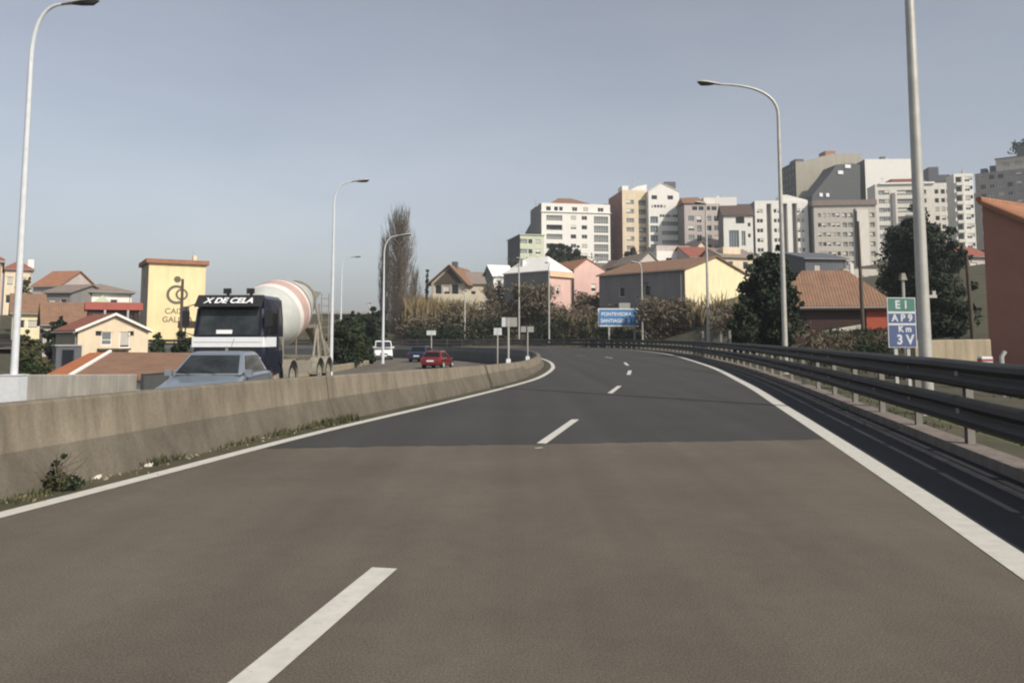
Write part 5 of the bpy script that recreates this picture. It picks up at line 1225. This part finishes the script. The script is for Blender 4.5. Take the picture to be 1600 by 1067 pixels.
tree('umbrella_pine', 'dark undergrowth tree filling in beneath the big round tree', 1470, 545, 440, 110, 60, 'leafdark', -.5, 16, 360, .2, 'round', .2, crown_from=.02)
tree('evergreen_tree', 'dark green tree in front of the greenish block on the hill', 882, 420, 379, 52, 215, 'leafdark', 15, 12, 160, .5, 'round', .3, crown_from=.1)
tree('evergreen_tree', 'second dark tree right below the white block', 902, 420, 388, 34, 210, 'leafdark', 15, 9, 140, .45, 'round', .3, crown_from=.1)
tree('evergreen_tree', 'small dark tree between the greenish block and the white roof', 862, 420, 378, 26, 212, 'leafdark', 16, 8, 130, .45, 'round', .3, crown_from=.1)
tree('evergreen_tree', 'dark tree at the foot of the orange-cream block', 988, 425, 384, 34, 190, 'leafolive', 14, 8, 130, .4, 'round', .3, crown_from=.1)
tree('cypress', 'dark pointed cypress left of the brown gabled house', 667, 460, 413, 7, 150, 'leafdark', 4, 10, 70, .3, 'cone', .15, crown_from=.03)
tree('cypress', 'dark pointed cypress right of the brown gabled house', 757, 452, 421, 7, 150, 'leafdark', 5, 10, 70, .3, 'cone', .15, crown_from=.03)
tree('garden_tree', 'dark bush below the grey hip-roofed house in the valley', 90, 560, 488, 52, 66, 'leafdark', -5, 10, 200, .2, 'round', .15, crown_from=.3)
tree('garden_tree', 'olive bush in front of the cream house with the white chimney', 38, 470, 428, 30, 105, 'leafolive', -2, 8, 130, .25, 'round', .12, crown_from=.4)
tree('garden_tree', 'grey-green shrub thicket behind the left lamp post', 42, 600, 512, 66, 46, 'leafolive', -5, 12, 200, .15, 'round', .12, crown_from=.25)
tree('garden_tree', 'low green shrub just above the parapet at the left', 50, 610, 556, 66, 37, 'leafmid', -5, 10, 200, .12, 'round', .12, crown_from=.35)
tree('garden_tree', 'green hedge bush at the foot of the yellow tower', 247, 560, 513, 34, 66, 'leafmid', -5, 9, 160, .16, 'round', .12, crown_from=.35)
tree('garden_tree', 'dark bush between the yellow tower and the truck cab', 283, 570, 506, 48, 56, 'leafdark', -5, 9, 200, .16, 'round', .12, crown_from=.3)
RB = 'green bushes beyond the parapet'
for k, (u, v0, v1, wp, Y, lf, d) in enumerate(((532, 575, 497, 56, 58, 'leafdark', 'behind the lamp post at the truck rear'), (556, 572, 508, 46, 62, 'leafmid', 'between the two pale lamp posts'), (569, 568, 522, 34, 66, 'leafdark', 'left of the white van'), (545, 560, 486, 60, 95, 'leafmid', 'under the overpass'), (585, 555, 474, 40, 100, 'leafdark', 'at the foot of the poplar'), (560, 556, 492, 40, 104, 'leafdark', 'below the short grey lamp post'))):
    tree('roadside_bush', 'dense %s bush %s' % ('dark' if lf == 'leafdark' else 'green', d), u, v0, v1, wp, Y, lf, -1.6, 12, 220, .0028*Y, 'round', .1, group=RB, crown_from=.02)
# bare poplar: many upright twigs
def poplar(label, u, v0, v1, wpx, Y, zg, n):
    q = P(u, v0, Y); Hh = zof(v1, Y)-zg; rad = wpx/2/F*Y
    t = thing('poplar', label, 'tree', (q.x, Y, zg))
    b = MB(); b.tube([(0, 0, -.5), (.1, 0, Hh*.35), (0, .1, Hh*.7), (0, 0, Hh*.97)], [.32, .22, .12, .03], 'bark', 8); b.build('trunk', t, smooth=50)
    b = MB()
    for i in range(n):
        z0 = Hh*rnd.uniform(.06, .86); a = rnd.uniform(0, 6.28); L = Hh*rnd.uniform(.10, .26); prof_ = rad*min(1, (1-(z0/Hh))*2.0+.25)
        e = prof_*rnd.uniform(.35, 1.0)
        p0 = Vector((0, 0, z0)); p1 = Vector((math.cos(a)*e*.75, math.sin(a)*e*.75, z0+L*.4)); p2 = Vector((math.cos(a)*e, math.sin(a)*e, min(Hh, z0+L)))
        b.tube([p0, p1, p2], [.05, .032, .008], 'twig', 3, caps=False)
        for _ in range(5):
            s = rnd.uniform(.25, 1); q0 = p0.lerp(p1, s*2) if s < .5 else p1.lerp(p2, s*2-1); q1 = q0+Vector((rnd.gauss(0, .28), rnd.gauss(0, .28), rnd.uniform(.6, 1.7)))
            b.tube([q0, q1], [.022, .006], 'twig', 3, caps=False)
    b.fix = False; b.build('crown', t); return t
poplar('tall bare brown poplar standing beside the bend', 622, 525, 330, 58, 118, -1, 620)
poplar('thinner bare poplar close to the left of the tall one', 600, 525, 372, 22, 122, -1, 200)
poplar('bare leafless tree right of the tall poplar, above the reeds', 648, 520, 425, 26, 128, 0, 120)
# dry reeds, scrub and grasses on the banks (uncountable)
def reeds(name, areas, m, wd, dens):
    b = MB(); k = b.mi(m)
    for (u0, u1, vb0, vb1, vt0, vt1, Y0, Y1, n) in areas:
        for _ in range(int(n*dens)):
            f = rnd.random(); u = u0+(u1-u0)*f
            if rnd.random() > .55+.45*math.sin(u*.21+math.sin(u*.07)*3): continue
            Y = rnd.uniform(Y0, Y1); vb = vb0+(vb1-vb0)*f; vt = (vt0+(vt1-vt0)*f)+rnd.triangular(-.06, .7, .1)*(vb-vt0)*.6
            p = P(u, vb, Y); h = zof(vt, Y)-p.z
            if h < .2: continue
            a = rnd.uniform(0, 3.14); w2 = wd*rnd.uniform(.5, 1.2); l = Vector((rnd.gauss(0, .20)*h, rnd.gauss(0, .12)*h, -abs(rnd.gauss(0, .10))*h)); s = Vector((math.cos(a), math.sin(a), 0))*w2
            i = len(b.v); m1 = p+Vector((0, 0, h*.6))+l*.4; tp = p+Vector((0, 0, h))+l
            b.v += [tuple(p-s*.6), tuple(p+s*.6), tuple(m1+s), tuple(tp), tuple(m1-s)]; b.f.append((i, i+1, i+2, i+3, i+4)); b.m.append(k)
    b.fix = False; o = b.build(name); o['kind'] = 'stuff'; return o
reeds('dry_reeds', [(628, 735, 522, 522, 452, 462, 116, 134, 4200), (1010, 1090, 512, 512, 462, 470, 98, 104, 800), (1090, 1180, 508, 508, 470, 462, 96, 102, 420), (1075, 1170, 500, 500, 452, 446, 96, 100, 110), (870, 930, 527, 527, 478, 488, 110, 116, 700)], 'reed', .10, 1)
def scrub(name, areas, m, size):
    b = MB()
    for (u0, u1, v0, v1, Y0, Y1, n) in areas:
        for _ in range(n):
            u, v, Y = rnd.uniform(u0, u1), rnd.uniform(v0, v1), rnd.uniform(Y0, Y1); p = P(u, v, Y); s = rnd.uniform(.6, 1.5)*Y/110
            leaves(b, p, (s, s*.8, s*.7), 26, size*Y/110, m, squash=.5)
    b.fix = False; o = b.build(name); o['kind'] = 'stuff'; return o
scrub('dry_scrub', [(630, 740, 492, 525, 112, 118, 120), (806, 862, 448, 482, 112, 117, 150), (1000, 1080, 470, 500, 97, 101, 160), (1115, 1190, 480, 508, 86, 98, 170), (690, 850, 476, 528, 114, 122, 260), (850, 1010, 480, 528, 110, 118, 260), (1000, 1150, 488, 528, 98, 106, 260), (760, 860, 448, 480, 124, 132, 150), (900, 1010, 462, 484, 120, 128, 120), (1120, 1260, 500, 532, 50, 60, 40), (1260, 1420, 522, 545, 46, 56, 130)], 'scrub', .30)
scrub('green_scrub', [(640, 730, 516, 534, 108, 114, 150), (700, 800, 500, 534, 111, 116, 90), (830, 935, 498, 532, 109, 114, 110), (930, 1010, 515, 532, 104, 108, 60), (1010, 1100, 440, 470, 108, 112, 60), (1285, 1390, 516, 532, 48, 56, 70), (1340, 1400, 535, 552, 26, 34, 60)], 'leafdark', .26)
scrub('hill_scrub', [(800, 1260, 405, 440, 170, 205, 150), (1000, 1200, 396, 420, 200, 215, 60), (800, 900, 420, 445, 140, 165, 60)], 'leafolive', .28)
scrub('hilltop_wood', [(1585, 1650, 226, 240, 300, 310, 40)], 'leafdark', .4)
# weeds along the foot of the median barrier
def weeds(name, m, spots):
    b = MB()
    for (u, v, w_, h_, n) in spots:
        c = G(u, v)
        for _ in range(n):
            p = c+Vector((rnd.gauss(0, w_), rnd.gauss(0, w_*.35), 0)); p += Vector((0.21, .98, 0))*rnd.gauss(0, w_)
            h = h_*rnd.uniform(.3, 1.1); l = Vector((rnd.gauss(0, .4)*h, rnd.gauss(0, .4)*h, h)); s = Vector((rnd.uniform(-1, 1), rnd.uniform(-1, 1), 0)).normalized()*.010
            i = len(b.v); b.v += [tuple(p-s), tuple(p+s), tuple(p+l*.6+s*.8), tuple(p+l), tuple(p+l*.6-s*.8)]; b.f.append((i, i+1, i+2, i+3, i+4)); b.m.append(b.mi(m))
    b.fix = False; o = b.build(name); o['kind'] = 'stuff'; return o
weeds('weeds', 'leafolive', [(u, 697-(u-340)*.20+rnd.uniform(-3, 2), .10, rnd.uniform(.05, .13), rnd.choice((20, 60, 110))) for u in range(330, 540, 9)]+[(236, 726, .07, .10, 120), (268, 718, .08, .09, 80), (62, 772, .08, .06, 60), (18, 784, .08, .06, 60), (120, 758, .06, .06, 40)])
weeds('dry_weeds', 'reed', [(u, 699-(u-340)*.205+rnd.uniform(-3, 2), .12, rnd.uniform(.02, .06), rnd.choice((0, 15, 40))) for u in range(200, 540, 13)]+[(40, 779, .12, .03, 30), (180, 742, .12, .03, 30)])
weeds('verge_grass', 'grass', [(1300+18*k, 614+7*k, .25, .08, 40) for k in range(9)])
q = G(92, 768); t = thing('shrub', 'small dark shrub growing at the foot of the median barrier at the left', 'shrub', q)
b = MB()
for c, s_, n in (((0, 0, .10), .10, 150), ((.08, .05, .07), .10, 130), ((-.05, 0, .16), .06, 60), ((-.02, 0, .24), .04, 26), ((-.09, 0, .08), .06, 60), ((.03, 0, .30), .025, 12), ((-.07, .02, .22), .025, 12)): leaves(b, c, (s_, s_, s_*.8), n, .020, rnd.choice(('leafolive', 'leafdark', 'leafdark')))
b.fix = False; b.build('foliage', t)
b = MB()
for k in range(16): b.tube([(0, 0, 0), (rnd.gauss(0, .05), rnd.gauss(0, .05), rnd.uniform(.1, .2)), (rnd.gauss(0, .12), rnd.gauss(0, .08), rnd.uniform(.18, .38))], [.006, .004, .002], 'bark', 4)
b.build('stem', t)
# rough grass on the ground behind the guardrail
b = MB()
for _ in range(5200):
    y = rnd.uniform(3, 60); x = RP[y_index(RP, y)].x+rnd.uniform(2.2, 16)
    if rnd.random() > .5+.5*math.sin(x*1.1+math.sin(y*.8)*2): continue
    z = height(x, y)-.02 if x > RP[y_index(RP, y)].x+5 else -.05-.22*(x-RP[y_index(RP, y)].x-2.1)
    h = rnd.uniform(.08, .38); m = rnd.choice(('grass', 'leafolive', 'leafolive', 'scrub'))
    for q in range(3):
        s_ = Vector((rnd.uniform(-1, 1), rnd.uniform(-1, 1), 0)).normalized()*.03; l = Vector((rnd.gauss(0, .5)*h, rnd.gauss(0, .5)*h, h)); p = Vector((x+rnd.gauss(0, .1), y+rnd.gauss(0, .1), z-.05))
        i = len(b.v); b.v += [tuple(p-s_), tuple(p+s_), tuple(p+l*.6+s_*.7), tuple(p+l), tuple(p+l*.6-s_*.7)]; b.f.append((i, i+1, i+2, i+3, i+4)); b.m.append(b.mi(m))
b.fix = False; o = b.build('rough_grass'); o['kind'] = 'stuff'
# sand, pebbles and litter swept against the barrier
b = MB()
for _ in range(260):
    u = rnd.uniform(0, 560); q = G(u, 792-u*.243-rnd.uniform(2, 16)); s = rnd.uniform(.006, .022)
    b.loft([[q+Vector((s*math.cos(a)*k, s*math.sin(a)*k, z*s)) for a in (0, 1.2, 2.5, 3.9, 5.1)] for k, z in ((1, 0), (.8, .7), (.2, 1))], 'tanwall' if rnd.random() < .6 else 'soil')
o = b.build('pebbles'); o['kind'] = 'stuff'
for u, v, s, lb in ((148, 748, .06, 'pale scrap of litter on the verge right of the small shrub'), (228, 729, .07, 'larger pale scrap of litter below the weeds by the barrier')):
    q = G(u, v); MBo = MB(); MBo.loft([[q+Vector((s*x, s*y*.6, z)) for x, y, z in ((-1, -1, .004), (1, -.7, .006), (.8, 1, .02), (-.7, .8, .012))], [q+Vector((s*x*.95, s*y*.55, z+.008)) for x, y, z in ((-1, -1, .004), (1, -.7, .012), (.8, 1, .03), (-.7, .8, .016))]], 'offwhite'); tag(MBo.build('litter_scrap', smooth=20), lb, 'litter')
b = MB(); A, B = offset(LP, -.12, .002), offset(LP, -.36, .006); strip(b, A, B, 'soil'); structure(b, 'verge_dirt')

# ------------------------------------------------------------------ winter haze
bx = MB().box(-2600, 2600, -120, 2600, -8.5, 135, 'white'); hz_ = bx.build('haze'); hz_['kind'] = 'stuff'
m = bpy.data.materials.new('haze'); m.use_nodes = True; t_ = m.node_tree; t_.nodes.clear()
pv = t_.nodes.new('ShaderNodeVolumePrincipled'); mo = t_.nodes.new('ShaderNodeOutputMaterial'); t_.links.new(pv.outputs[0], mo.inputs['Volume'])
pv.inputs['Color'].default_value = (.86, .90, .95, 1); pv.inputs['Density'].default_value = .00042; pv.inputs['Anisotropy'].default_value = .2
hz_.data.materials.clear(); hz_.data.materials.append(m)
